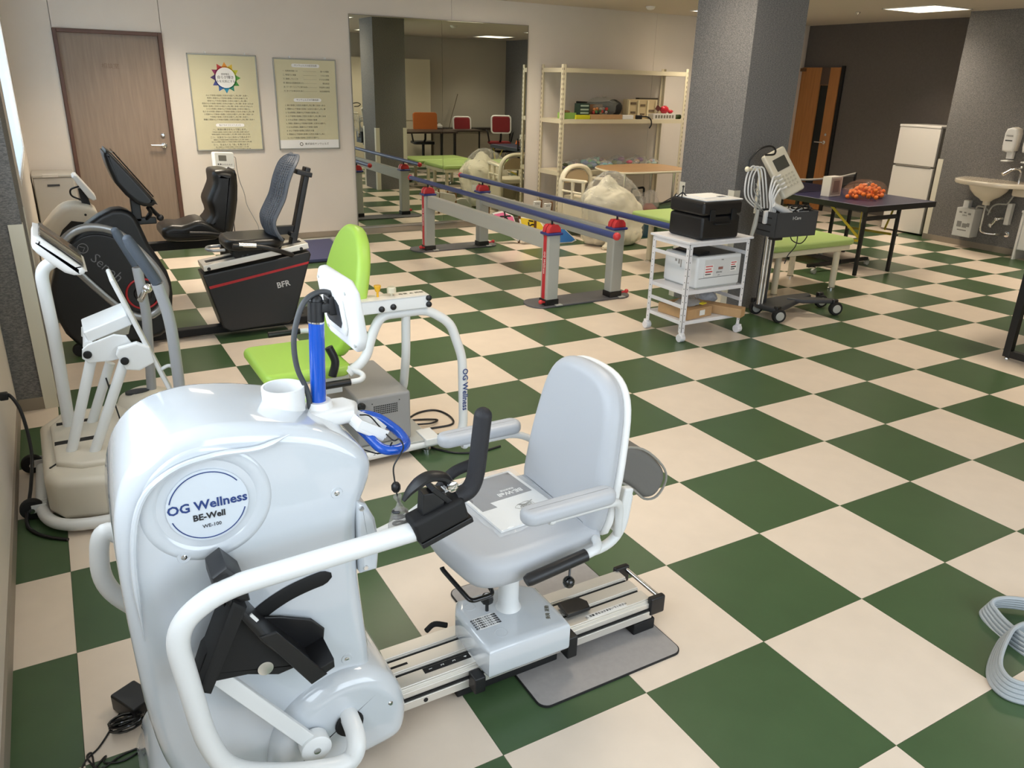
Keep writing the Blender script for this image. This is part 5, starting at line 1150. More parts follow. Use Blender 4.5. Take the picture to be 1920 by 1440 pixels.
# kana boards leaning on the floor
def board(pts, y, m_, ch, cp, label, sz=.10):
    t = E('letter_board', (sum(p[0] for p in pts) / len(pts), y, 0), label, 'sign', 'letter boards on the floor')
    Q = Matrix.Translation((0, y, 0)) @ Matrix.Rotation(radians(-28), 4, 'X')
    c = V((sum(p[0] for p in pts) / len(pts), sum(p[1] for p in pts) / len(pts)))
    ob('board_border', B().pillow(pts, -.012, .0, .003, 'xz', n=1, M=Q), WHITE2, t)
    ob('board_face', B().pillow([(c.x + (p[0] - c.x) * .88, c.y + (p[1] - c.y) * .88) for p in pts], -.0135, -.0118, 0, 'xz', M=Q), m_, t)
    text('lettering', ch, sz, Q @ FX(cp[0], -.014, cp[1]), BLACKM, t, bold=.003)
board([(2.20, .34), (2.32, .355), (2.44, .30), (2.47, .08), (2.44, .02), (2.30, .12)], 5.68, mat('pink_board', (232, 110, 160), .5), '大', (2.345, .265), 'pink letter board with white edge at the left of the row under the bars', .14)
board([(2.45, .03), (2.46, .30), (2.56, .28), (2.70, .245), (2.74, .17), (2.66, .04)], 5.60, mat('yellow_board', (226, 196, 30), .5), 'ら', (2.59, .19), 'yellow letter board in the middle of the row under the bars', .13)
board([(2.74, .004), (2.76, .13), (2.84, .17), (2.92, .16), (3.04, .02), (2.98, .0)], 5.50, mat('blue_board', (50, 120, 200), .5), '', (3.2, .08), 'blue letter board with white rim at the right of the row under the bars')
for i, (x, y, z) in enumerate(((2.47, 5.73, 0), (2.62, 5.66, 0), (2.77, 5.58, 0))):
    ob('wooden_peg', B().lathe([(.012, 0), (.014, .27 - .04 * i), (.010, .30 - .04 * i), (.001, .305 - .04 * i)], (x, y, z), seg=10), mat('peg_brown', (120, 82, 48), .6), label=('leftmost', 'middle', 'rightmost')[i] + ' brown wooden peg standing between the letter boards', cat='peg', group='wooden pegs between the letter boards')
for i, x in enumerate((2.84, 2.975)):
    t = E('small_sign_card', (x, 6.0, 0), ('left', 'right')[i] + ' small white printed card propped by the shelf upright', 'sign', 'printed cards by the shelf')
    ob('card', B().box((x, 6.0, .335 - .03 * i), (.09, .012, .075), Matrix.Rotation(.2, 3, 'X')), PAPER, t)
    ob('card_support', B().b2(x + .047, x + .062, 5.99, 6.02, 0, .385 - .03 * i), mat('peg_brown', (120, 82, 48), .6), t)
    text('lettering', ('R ALL', 'BOX')[i], .022, FX(x, 5.985, .345 - .03 * i), INK, t)

# ================================================================ TROLLEY
t = E('trolley', (2.02, 2.57, 0), 'white perforated steel trolley on castors holding the black case and printer', 'trolley')
TX0, TX1, TY0, TY1, TZ = 1.745, 2.265, 2.385, 2.745, .655
TW = mat('trolley_white', (232, 232, 236), .35)
for x, sx in ((TX0, 1), (TX1, -1)):
    for y, sy in ((TY0, 1), (TY1, -1)):
        u = ob('leg', B().b2(x, x + sx * .028, y, y + sy * .004, .06, TZ - .02).b2(x, x + sx * .004, y, y + sy * .028, .06, TZ - .02), TW, t)
        hb = B()
        for i in range(13):
            z = .09 + i * .043
            hb.b2(x + sx * .012, x + sx * .017, y - sy * .0006, y + sy * .0002, z, z + .006).b2(x - sx * .0006, x + sx * .0002, y + sy * .012, y + sy * .017, z, z + .006)
        ob('leg_holes', hb, BLACK, u, kind='stuff')
        ca = ob('castor', B().lathe([(.008, -.02), (.025, -.02), (.027, -.014), (.027, .014), (.025, .02), (.008, .02)], (x + sx * .008, y + sy * .006, .027), axis='x', seg=18), TW, t)
        ob('castor_fork', B().b2(x - .012 + sx * .008, x + .012 + sx * .008, y - .018, y + .020, .040, .062), TW, ca, .004)
ob('top_board', B().b2(TX0 - .015, TX1 + .015, TY0 - .012, TY1 + .012, TZ - .014, TZ), TW, t, .002)
for z in (.335, .135): ob('shelf_board', B().b2(TX0 + .004, TX1 - .004, TY0 + .004, TY1 - .004, z - .024, z), TW, t, .002)
for z in (.23, .545):
    for x in (TX0 + .004, TX1 - .012): ob('side_rail', B().b2(x, x + .008, TY0 + .01, TY1 - .01, z - .012, z + .012), TW, t, .002)
ob('top_apron', B().b2(TX0 + .003, TX0 + .006, TY0 + .01, TY1 - .01, TZ - .045, TZ - .014), TW, t)
ob('top_apron', B().b2(TX0 + .01, TX1 - .01, TY0 + .003, TY0 + .006, TZ - .035, TZ - .014), TW, t)
# case
t = E('black_case', (2.0, 2.55, TZ), 'large black hard case standing on top of the white trolley', 'case')
ob('case_body', B().b2(1.825, 2.150, 2.385, 2.70, TZ + .001, TZ + .150), BLACK, t, .02, segs=3)
ob('case_lid', B().b2(1.822, 2.153, 2.382, 2.703, TZ + .152, TZ + .238), BLACK, t, .018, segs=3)
for x in (1.90, 2.08): ob('latch', B().b2(x - .022, x + .022, 2.374, 2.384, TZ + .12, TZ + .19), BLACKM, t, .003)
ob('carry_handle', B().tube(fillet([(1.93, 2.386, TZ + .10), (1.93, 2.368, TZ + .10), (2.05, 2.368, TZ + .10), (2.05, 2.386, TZ + .10)], .01), .007, 8), BLACKM, t)
t = E('laptop', (2.02, 2.54, TZ + .2385), 'thin white closed tablet tray with papers lying on the black case', 'tray')
ob('tray_base', B().b2(1.855, 2.165, 2.40, 2.69, TZ + .2385, TZ + .247), WHITE2, t, .003)
ob('paper_stack', B().box((2.0, 2.56, TZ + .250), (.22, .18, .006), .06), PAPER, t)
ob('paper_band', B().box((2.06, 2.49, TZ + .2535), (.06, .03, .001), .06), DARK, t)
ob('table_tripod', B().tube([(1.845, 2.62, TZ + .24), (1.86, 2.63, TZ + .27), (1.862, 2.632, TZ + .30)], .004, 6).tube([(1.86, 2.63, TZ + .27), (1.84, 2.66, TZ + .24)], .004, 6).tube([(1.86, 2.63, TZ + .27), (1.885, 2.62, TZ + .245)], .004, 6).ball((1.862, 2.632, TZ + .305), .008, 8), BLACK, label='tiny black mini tripod on the left end of the black case', cat='tripod')
# printer
t = E('printer', (2.03, 2.56, .336), 'white desktop laser printer with red and white stickers on the trolley shelf', 'printer')
PW = mat('printer_white', (226, 230, 234), .35)
ob('printer_body', B().pillow(rr(1.835, 2.225, 2.40, 2.72, .02, 3), .345, .545, .012, 'xy', n=3), PW, t, sharp=50)
ob('printer_base', B().b2(1.85, 2.21, 2.41, 2.71, .336, .347), GREYL, t)
ob('output_well', B().pillow([(1.87, 2.43), (2.19, 2.43), (2.17, 2.69), (1.87, 2.69)], .544, .549, 0, 'xy'), DARK, t)
ob('output_lid', B().box((1.93, 2.56, .556), (.10, .22, .014), Matrix.Rotation(-.12, 3, 'Y')), BLACK, t, .003)
ob('drawer_line', B().b2(1.86, 2.21, 2.399, 2.4005, .405, .4075), DARK, t)
ob('front_panel', B().b2(1.90, 2.21, 2.398, 2.3995, .41, .525), mat('panel_white', (214, 216, 218), .4), t)
def stick(x0, x1, z0, z1, red):
    s_ = ob('sticker', B().b2(x0, x1, 2.3968, 2.398, z0, z1), PAPER, t)
    for i in range(4):
        z = z1 - (z1 - z0) * (i + .5) / 4.4
        ob('sticker_line', B().b2(x0 + .004, x1 - .006 - (i % 2) * .01, 2.3962, 2.3968, z - (.005 if i == 2 else .003), z + .003), REDP if red[i] else INK, s_)
stick(1.905, 1.975, .415, .490, (1, 1, 1, 0)); stick(2.125, 2.18, .435, .50, (1, 1, 0, 0))
ob('oval_badge', B().b2(2.02, 2.06, 2.3968, 2.398, .455, .472), mat('brown_badge', (150, 104, 96), .5), t, .0004)
text('lettering', 'EPSON', .016, FX(2.03, 2.3975, .437), INK, t); text('lettering', 'LP-S', .010, FX(2.03, 2.3975, .418), INK, t); text('lettering', 'P14', .012, FX(2.05, 2.3975, .517), INK, t)
for (y, z, w_, h_) in ((2.60, .52, .020, .020), (2.575, .52, .018, .02), (2.60, .495, .02, .016), (2.57, .49, .016, .03), (2.55, .48, .01, .05)): ob('side_mark', B().b2(1.8342, 1.8354, y - w_ / 2, y + w_ / 2, z - h_ / 2, z + h_ / 2), GREYP, t)
# boxes on bottom shelf
t = E('brown_carton', (1.90, 2.55, .1355), 'flat cardboard carton with white label on the bottom trolley shelf', 'box')
ob('carton_body', B().box((1.90, 2.54, .170), (.24, .26, .066), .12), CARD, t, .003)
ob('carton_label', B().box((1.935, 2.409, .172), (.05, .002, .035), .12), PAPER, t)
ob('bag_on_top', B().blob((1.90, 2.52, .218), .07, .2, 3, 16, (1.5, 1, .28), .204), film('grey_bag_film', (206, 208, 210), .5, .2), t)
ob('yellow_tag', B().box((1.97, 2.45, .222), (.05, .03, .006), .3), mat('yellow_tag', (230, 214, 40), .5), t)
t = E('long_carton', (2.12, 2.5, .1355), 'long narrow cardboard box poking out of the bottom trolley shelf', 'box')
ob('carton_body', B().box((2.125, 2.47, .166), (.085, .36, .06), .45), CARD, t, .003)
text('lettering', '天地', .012, frame((2.21, 2.312, .168), (.9, .43, 0), (0, 0, 1)), INK, t)
t = E('bubble_wrap_bag', (2.17, 2.60, .1355), 'grey bubble wrapped parcel behind the long box on the trolley', 'parcel')
ob('parcel_body', B().blob((2.16, 2.62, .21), .06, .12, 7, 18, (1.1, 1.3, .8), .137), mat('bubble_wrap', (170, 174, 182), .3, bump=(90, .8)), t)

# ================================================================ THERAPY DEVICE ON STAND
t = E('therapy_device', (2.86, 2.62, 0), 'cream electrotherapy unit with many white leads on a black wheeled stand by the column', 'medical device')
DG = mat('charcoal_bin', (64, 66, 70), .55)
ob('stand_base', B().pillow([(2.66, 2.48), (2.72, 2.44), (3.04, 2.56), (3.24, 2.62), (3.24, 2.68), (3.02, 2.70), (2.72, 2.68), (2.66, 2.62)], .065, .105, .014, 'xy', n=3, smooth=2), DARK, t)
ob('base_arm', B().pillow([(2.95, 2.60), (3.02, 2.50), (3.24, 2.40), (3.28, 2.44), (3.10, 2.58)], .085, .115, .01, 'xy', n=2), DARK, t)
for x, y in ((3.25, 2.42), (3.33, 2.62), (2.70, 2.46), (2.72, 2.70)):
    c_ = ob('castor', B().lathe([(.012, -.02), (.046, -.02), (.050, -.010), (.050, .010), (.046, .02), (.012, .02)], (x, y - .025, .050), M=Matrix.Rotation(radians(-20), 3, 'Z') @ Matrix.Rotation(-pi / 2, 3, 'X'), seg=24), RUB, t)
    ob('castor_hub', B().lathe([(.032, 0), (.030, .003), (.010, .005)], (x - .008, y - .045, .050), M=Matrix.Rotation(radians(-20), 3, 'Z') @ Matrix.Rotation(pi / 2, 3, 'X'), seg=20), GREYL, c_)
    ob('castor_fork', B().b2(x - .03, x + .02, y - .03, y + .01, .075, .118), BLACK, c_, .01)
ob('stand_pole', B().cyl((2.66, 2.60, .10), (2.66, 2.60, .66), .015, seg=14).cyl((2.675, 2.58, .10), (2.675, 2.58, .60), .008), CHROME, t, kind='stuff')
ob('stand_column', B().b2(2.69, 2.74, 2.60, 2.66, .10, .80), DARK, t, .004)
Mb2 = Matrix.Translation((2.72, 2.50, .70)) @ Matrix.Rotation(radians(-4), 4, 'Z')
def bx3(b, x0, x1, y0, y1, z0, z1): return b.box(Mb2 @ V(((x0 + x1) / 2, (y0 + y1) / 2, (z0 + z1) / 2)), (x1 - x0, y1 - y0, z1 - z0), Mb2)
bn = ob('storage_bin', bx3(bx3(bx3(bx3(bx3(B(), -.20, .17, -.10, -.094, -.075, .085), -.20, .17, .094, .10, -.075, .085), -.20, -.194, -.10, .10, -.075, .085), .164, .17, -.10, .10, -.075, .085), -.20, .17, -.10, .10, -.080, -.072), DG, t)
for z in (-.045, 0, .045): ob('bin_slot', bx3(B(), -.2015, -.1995, -.055, .07, z - .004, z + .004), BLACKM, bn)
text('lettering', 'I·Care', .030, Mb2 @ FX(-.02, -.1012, .045), PAPER, bn)
ob('bin_clip', bx3(B(), -.13, -.05, -.03, .03, -.115, -.08), BLACK, t, .006)
ob('bin_papers', B().box(Mb2 @ V((.07, .02, .07)), (.15, .12, .05), Mb2), PAPER, t, .004)
ob('bin_tool', B().tube([Mb2 @ V((-.17, -.02, .13)), Mb2 @ V((-.08, -.03, .09)), Mb2 @ V((.0, -.06, .06))], [.018, .024, .006], 12), WHITE2, t)
rnd = random.Random(9)
ob('bin_cables', B().tube(catmull([Mb2 @ V((.02 + rnd.uniform(-.07, .12), rnd.uniform(-.08, .06), .07 + rnd.uniform(0, .06))) for i in range(16)], 5), .005, 6), BLACK, t)
ob('hanging_cable', B().tube(catmull([Mb2 @ V((.02, -.02, -.08)), Mb2 @ V((.03, -.04, -.12)), Mb2 @ V((.09, -.06, -.14)), Mb2 @ V((.15, -.05, -.10)), Mb2 @ V((.155, -.04, -.04))], 6), .004, 6).tube(catmull([Mb2 @ V((.06, -.05, -.05)), Mb2 @ V((.05, -.06, -.15)), Mb2 @ V((.0, -.05, -.22)), Mb2 @ V((-.01, -.04, -.28))], 6), .0035, 6), BLACK, t)
# head unit, tilted like a desktop
Mh = Matrix.Translation((2.735, 2.56, 1.015)) @ Matrix.Rotation(radians(-12), 4, 'Z') @ Matrix.Rotation(radians(32), 4, 'X') @ Matrix.Rotation(radians(0), 4, 'Y')
Mh = Matrix.Translation((2.672, 2.56, 1.028)) @ Matrix.Rotation(radians(-20), 4, 'Y') @ Matrix.Rotation(radians(-28), 4, 'X')
pr = rr(-.096, .096, -.162, .162, .018, 4)
hd = ob('head_unit', B().pillow(pr, -.020, .022, .010, 'xz', n=3, M=Mh), mat('ivory_case', (208, 202, 184), .4), t, sharp=60)
ob('head_screen', B().pillow(rr(-.052, .060, .020, .105, .004, 2), -.0215, -.019, 0, 'xz', M=Mh), mat('dark_lcd', (72, 72, 66), .2), hd)
for i in range(4):
    for j in range(4): ob('key', B().pillow(rr(-.040 + i * .028, -.022 + i * .028, -.030 - j * .026, -.018 - j * .026, .003, 2), -.0225, -.019, 0, 'xz', M=Mh), mat('pale_keys', (184, 178, 160), .5), hd)
for k in range(4):
    p0 = Mh @ V((-.085, -.028, -.005 - k * .030)); e_ = V((2.53 + k * .018, 2.50, .775))
    ob('lead', B().tube(catmull([Mh @ V((-.05, -.028, -.005 - k * .030)), p0, p0 + V((-.045, -.01, -.005)), (p0 + e_) / 2 + V((-.035 - .004 * k, 0, .01)), e_ + V((0, 0, .05)), e_], 6), .0065, 8), WHITE2, t)
for k in range(3):
    x = 2.36 + k * .030
    ob('hanging_lead', B().tube(catmull([(x + .10, 2.56, .80), (x - .01, 2.56, .88), (x - .015, 2.57, 1.0), (x + .02, 2.57, 1.075 - .006 * k), (x + .075, 2.57, 1.06), (x + .10, 2.56, .98), (x + .14, 2.55, .80)], 6), .0055, 8), WHITE2, t)
ob('lead_post', B().cyl((2.50, 2.60, .76), (2.50, 2.60, 1.05), .010).cyl((2.50, 2.60, 1.05), (2.36, 2.57, 1.06), .009).ball((2.345, 2.57, 1.06), .018, 12), IVORYP, t)
rnd = random.Random(21)
for k in range(5): ob('thin_lead', B().tube(catmull([(2.40 + .02 * k, 2.55, 1.0 - .03 * k), (2.40 + rnd.uniform(-.02, .06), 2.53, .92), (2.42 + rnd.uniform(-.03, .06), 2.53, .85), (2.42 + .025 * k, 2.54, .78)], 5), .0022, 5), GREYL, t)
ob('top_cable', B().tube(catmull([(2.36, 2.58, 1.08), (2.37, 2.58, 1.12), (2.42, 2.56, 1.185), (2.50, 2.55, 1.205), (2.555, 2.55, 1.185), (2.53, 2.53, 1.155), (2.46, 2.54, 1.15)], 6), .0065, 8), BLACK, t)
ob('side_probe', B().tube([(2.44, 2.52, .80), (2.43, 2.52, .70), (2.41, 2.52, .62)], [.012, .016, .012], 12), mat('translucent_grey', (176, 176, 168), .3), t)
ob('probe_holder', B().b2(2.50, 2.56, 2.50, 2.53, .70, .79), WHITE2, t, .01)

# ================================================================ PING-PONG TABLE
t = E('ping_pong_table', (5.0, 4.1, 0), 'low navy topped ping-pong table with net and black folding legs by the column', 'table')
HZ = .62
ob('table_half', B().b2(4.49, 5.45, 3.18, 4.09, HZ - .022, HZ), NAVYT, t)
ob('table_half', B().b2(4.49, 5.45, 4.11, 5.02, HZ - .022, HZ), NAVYT, t)
ob('edge_line', B().b2(4.49, 5.45, 3.18, 3.192, HZ, HZ + .0006), mat('pale_blue_line', (150, 150, 170), .5), t)
ob('edge_line', B().b2(4.49, 4.502, 3.192, 4.09, HZ, HZ + .0006), mat('pale_blue_line', (150, 150, 170), .5), t)
for a in ((4.485, 5.455, 3.175, 3.19, HZ - .05, HZ - .001), (4.485, 4.50, 3.19, 5.01, HZ - .05, HZ - .001), (5.44, 5.455, 3.19, 5.01, HZ - .05, HZ - .001)): ob('steel_apron', B().b2(*a), BLACK, t)
for x, y in ((4.52, 3.215), (4.985, 3.215), (4.55, 4.0), (5.35, 4.0), (4.55, 4.2), (5.35, 4.2), (4.52, 4.96), (5.0, 4.96)): ob('leg', B().box((x, y, (HZ - .03) / 2), (.028, .028, HZ - .03)), BLACK, t, .002)
ob('leg_rung', B().b2(4.53, 4.98, 3.205, 3.225, .49, .525), BLACK, t)
ob('leg_bolt', B().cyl((4.995, 3.215, .33), (5.03, 3.215, .33), .010), BLACK, t)
for a in (((4.53, 3.24, .31), (4.56, 3.98, .22)), ((4.50, 3.24, .60), (4.54, 3.26, .33)), ((4.97, 3.24, .34), (5.33, 3.98, .26)), ((4.98, 3.26, .60), (5.02, 3.35, .36)), ((4.50, 3.60, .60), (4.55, 3.26, .33))):
    p, q = V(a[0]), V(a[1]); dd = (q - p).normalized(); M_ = dd.to_track_quat('X', 'Z').to_matrix()
    ob('yellow_brace', B().box((p + q) / 2, ((q - p).length, .006, .022), M_), YEL, t)
ob('under_bar', B().b2(4.55, 4.58, 3.40, 4.20, .07, .10).b2(4.40, 4.98, 3.93, 3.96, .06, .09).b2(4.20, 5.02, 3.46, 3.49, .05, .08), BLACK, t, kind='stuff')
for x, y in ((4.52, 3.93), (5.03, 3.48), (4.22, 3.42), (4.98, 3.98)):
    c_ = ob('castor', B().lathe([(.006, -.012), (.026, -.012), (.026, .012), (.006, .012)], (x, y, .026), axis='y', seg=16), GREYL, t)
    ob('castor_fork', B().b2(x - .014, x + .014, y - .018, y + .018, .04, .062), CHROME, c_, .003)
ob('net_post', B().b2(5.455, 5.475, 4.09, 4.11, HZ - .03, HZ + .165), BLACK, t, .002)
ob('net_post', B().b2(4.465, 4.485, 4.09, 4.11, HZ - .03, HZ + .15), BLACK, t, .002)
ob('net_tape', B().tube(catmull([(4.475, 4.10, HZ + .135), (4.8, 4.10, HZ + .118), (5.2, 4.10, HZ + .128), (5.465, 4.10, HZ + .158)], 5), .007, 6, flat=(1.4, (0, 0, 1))), mat('net_tape_white', (190, 188, 180), .7), t)
ob('net_mesh', B().b2(4.485, 5.455, 4.0995, 4.1005, HZ + .004, HZ + .125), film('net_mesh', (40, 42, 44), .35, .8), t)
t = E('white_box', (4.74, 3.75, HZ + .001), 'white boxed item with a printed end standing on the ping-pong table', 'box')
ob('box_body', B().box((4.78, 3.82, HZ + .091), (.19, .09, .18), .12), mat('carton_white', (222, 218, 210), .5), t, .002)
Mx = Matrix.Translation((4.78, 3.82, HZ + .091)) @ Matrix.Rotation(.12, 4, 'Z')
ob('box_window', B().box(Mx @ V((.0, -.0455, 0)), (.16, .001, .15), Mx), mat('window_grey', (176, 168, 158), .2), t)
ob('box_print', B().box(Mx @ V((.0, -.0463, 0)), (.10, .001, .11), Mx), mat('print_grey', (124, 112, 108), .5), t)
t = E('ball_bag', (5.0, 3.72, HZ + .001), 'clear bag full of orange table tennis balls on the ping-pong table', 'bag')
ORB = mat('orange_ball', (246, 128, 50), .4)
rnd = random.Random(5); ballm = None; placed = []
for k in range(900):
    if len(placed) >= 62: break
    u, v_ = rnd.uniform(-.26, .20), rnd.uniform(-.15, .15)
    h = .125 * max(0, 1 - (u / .29) ** 2) * max(0, 1 - (v_ / .18) ** 2)
    z = HZ + .022 + rnd.uniform(0, max(.001, h))
    p = V((5.01 + u * .85 - v_ * .4, 3.60 + u * .45 + v_ * .8, z))
    if h > .015 and all((p - q).length > .033 for q in placed):
        placed.append(p)
        if ballm is None:
            o = ob('ball', B().ball(t.location, .0195, 12), ORB, t); ballm = o.data; o.location = p - t.location
        else:
            o = bpy.data.objects.new('ball', ballm); COL.objects.link(o); o.parent = t; o.location = p - t.location
b = B().blob((5.01, 3.62, HZ + .065), .16, .05, 3, 26, (1.65, .95, .62), HZ + .0015)
ob('bag_film', b, film('ball_bag_film', (250, 200, 170), .10, .10), t)
ob('bag_mouth', B().tube(catmull([(5.15, 3.70, HZ + .05), (5.22, 3.78, HZ + .10), (5.22, 3.90, HZ + .10), (5.16, 3.98, HZ + .06)], 5), .012, 8), BLACKM, t)

# ================================================================ FRIDGE, SINK WALL
t = E('refrigerator', (7.3, 4.55, 0), 'white two-door refrigerator in the recess of the dark wall', 'refrigerator')
FW = mat('fridge_white', (236, 232, 226), .35)
ob('fridge_body', B().b2(7.065, 7.52, 4.29, 4.79, .012, 1.205), mat('fridge_side_grey', (168, 162, 152), .4), t, .006)
ob('upper_door', B().b2(7.025, 7.063, 4.285, 4.795, .775, 1.19), FW, t, .006)
ob('lower_door', B().b2(7.025, 7.063, 4.285, 4.795, .02, .755), FW, t, .006)
ob('door_grip', B().b2(7.018, 7.06, 4.31, 4.76, .757, .773), mat('grip_shadow_grey', (140, 136, 128), .4), t, .003)
ob('top_cover', B().b2(7.02, 7.52, 4.283, 4.797, 1.19, 1.215), FW, t, .004)
t = E('wash_basin', (6.7, 3.42, .5), 'white wall-hung wash basin with chrome tap under the soap dispensers', 'sink')
CER = mat('white_ceramic', (224, 214, 196), .15, coat=.4)
b = B()
ring = [(6.925, 3.08), (6.80, 3.04), (6.62, 3.08), (6.50, 3.22), (6.47, 3.42), (6.50, 3.62), (6.62, 3.76), (6.80, 3.80), (6.925, 3.76)]
ob('basin_rim', B().pillow(ring, .690, .735, .010, 'xy', n=3, smooth=2), CER, t, sharp=50)
ob('basin_hollow', B().pillow([(6.88, 3.16), (6.80, 3.10), (6.62, 3.15), (6.55, 3.28), (6.53, 3.42), (6.55, 3.56), (6.62, 3.69), (6.80, 3.74), (6.88, 3.68)], .733, .7365, 0, 'xy', smooth=2), mat('basin_inner', (196, 184, 164), .2, coat=.4), t)
ob('basin_bowl', B().lathe([(.05, -.16), (.07, -.14), (.12, -.11), (.17, -.055), (.195, .0)], (6.705, 3.43, .692), seg=28), CER, t)
ob('basin_bracket', B().b2(6.78, 6.925, 3.10, 3.24, .60, .69), CER, t, .02)
ob('drain_stub', B().cyl((6.72, 3.43, .49), (6.72, 3.43, .54), .035, seg=18), CER, t)
ob('tap', B().cyl((6.80, 3.20, .735), (6.80, 3.20, .84), .012).tube(catmull([(6.80, 3.20, .84), (6.78, 3.215, .865), (6.74, 3.24, .87), (6.70, 3.27, .845)], 5), .012, 10).tube([(6.715, 3.26, .862), (6.655, 3.30, .815)], .020, 12).ball((6.79, 3.205, .885), .014, 10), CHROME, t, kind='stuff')
ob('waste_pipe', B().tube(fillet([(6.72, 3.43, .49), (6.72, 3.43, .23), (6.76, 3.41, .20), (6.80, 3.30, .20), (6.925, 3.26, .20)], .04), .011, 10).lathe([(.03, 0), (.03, .006), (.012, .01)], (6.928, 3.26, .20), M=Matrix.Rotation(-pi / 2, 3, 'Y'), seg=16), CHROME, t, kind='stuff')
ob('trap_pipe', B().tube(fillet([(6.84, 3.40, .26), (6.84, 3.36, .34), (6.84, 3.32, .36), (6.92, 3.30, .36)], .03), .016, 10).ball((6.84, 3.40, .28), .024, 12).ball((6.84, 3.35, .35), .026, 12), CHROME, t, kind='stuff')
ob('supply_hose', B().tube(catmull([(6.82, 3.44, .38), (6.82, 3.42, .46), (6.82, 3.37, .50), (6.82, 3.30, .51), (6.82, 3.27, .52), (6.81, 3.22, .62), (6.80, 3.20, .70)], 6), .008, 8), GREYL, t)
ob('tap_controller', B().b2(6.86, 6.92, 3.24, 3.29, .30, .52), WHITE2, t, .006)
t = E('water_heater', (6.86, 3.64, .13), 'small white under-sink water heater with printed notices on the wall', 'water heater')
ob('heater_body', B().b2(6.78, 6.925, 3.56, 3.76, .12, .42), WHITE, t, .006)
ob('heater_plug_box', B().b2(6.86, 6.925, 3.69, 3.75, .42, .49), WHITE2, t, .004)
ob('heater_pipe', B().tube(fillet([(6.86, 3.60, .42), (6.86, 3.59, .45), (6.86, 3.52, .45), (6.86, 3.44, .40)], .02), .010, 8), GREYL, t)
for (y, z, h_, w_) in ((3.71, .375, .018, .030), (3.66, .375, .014, .024), (3.61, .365, .02, .03), (3.70, .25, .06, .05), (3.64, .24, .045, .05), (3.60, .25, .04, .03), (3.66, .19, .012, .10)):
    ob('notice_print', B().b2(6.7790, 6.7802, y - w_ / 2, y + w_ / 2, z - h_ / 2, z + h_ / 2), GREYP, t)
text('lettering', '注意 8L', .016, frame((6.7788, 3.66, .345), (0, -1, 0), (0, 0, 1)), INK, t)
for i, y in enumerate((3.40, 3.20)):
    t = E('soap_dispenser', (6.86, y, .95), ('white wall soap dispenser on the left above the wash basin', 'white wall soap dispenser on the right, cut by the frame edge')[i], 'soap dispenser', 'wall soap dispensers')
    pr = [(y - .055 + .03 * 0, 1.06), (y - .05, 1.03), (y, 1.02), (y + .05, 1.03), (y + .058, 1.08), (y + .058, 1.20), (y + .045, 1.245), (y, 1.26), (y - .045, 1.245), (y - .058, 1.20), (y - .058, 1.08)]
    ob('dispenser_back', B().pillow(pr, 6.85, 6.928, .01, 'yz', n=3), mat('dispenser_grey', (206, 200, 190), .4), t)
    ob('dispenser_front', B().pillow([(a, c - .004) for a, c in pr], 6.80, 6.855, .018, 'yz', n=4), WHITE2, t)
    ob('dispenser_window', B().b2(6.7985, 6.8005, y - .035, y + .035, 1.125, 1.135), DARK, t)
    ob('dispenser_neck', B().pillow([(y - .03, .95), (y + .03, .95), (y + .035, 1.03), (y - .035, 1.03)], 6.87, 6.925, .01, 'yz', n=2), WHITE2, t)
    ob('drip_tray', B().b2(6.80, 6.92, y - .035, y + .035, .925, .938), WHITE2, t, .004)
    text('lettering', '手指消毒', .018, frame((6.7985, y, 1.175), (0, -1, 0), (0, 0, 1)), INKG, t)
t = E('white_cabinet', (6.75, 2.75, 0), 'white floor panel of a low cabinet beside the wash basin at the right edge', 'cabinet')
ob('cabinet_side', B().b2(6.70, 6.92, 3.02, 3.04, 0, .47), WHITE2, t, .002)
ob('cabinet_body', B().b2(6.72, 6.92, 2.50, 3.02, .10, .47), WHITE2, t, .004)
ob('cabinet_top', B().b2(6.69, 6.92, 2.49, 3.045, .47, .49), WHITE2, t, .002)
ob('cabinet_door', B().b2(6.706, 6.72, 2.51, 2.76, .11, .46), WHITE2, t, .002); ob('cabinet_door', B().b2(6.706, 6.72, 2.765, 3.01, .11, .46), WHITE2, t, .002)

# black frame desk at right edge
t = E('black_desk', (3.9, .95, 0), 'black steel framed desk leg at the right edge of the floor', 'desk')
for x in (3.42, 4.75):
    for y in (1.215, .62): ob('leg', B().b2(x - .022, x + .022, y - .022, y + .022, .018, .66), BLACK, t, .002)
    ob('foot_rail', B().b2(x - .022, x + .022, .642, 1.193, .018, .062), BLACK, t, .002)
for x in (3.42, 4.75):
    for y in (1.215, .62): ob('levelling_foot', B().lathe([(.016, 0), (.016, .008), (.008, .018)], (x, y, 0), seg=14), CHROME, t)
ob('desk_top', B().b2(3.38, 4.80, .58, 1.25, .66, .69), mat('dark_walnut', (64, 50, 44), .4), t, .003)

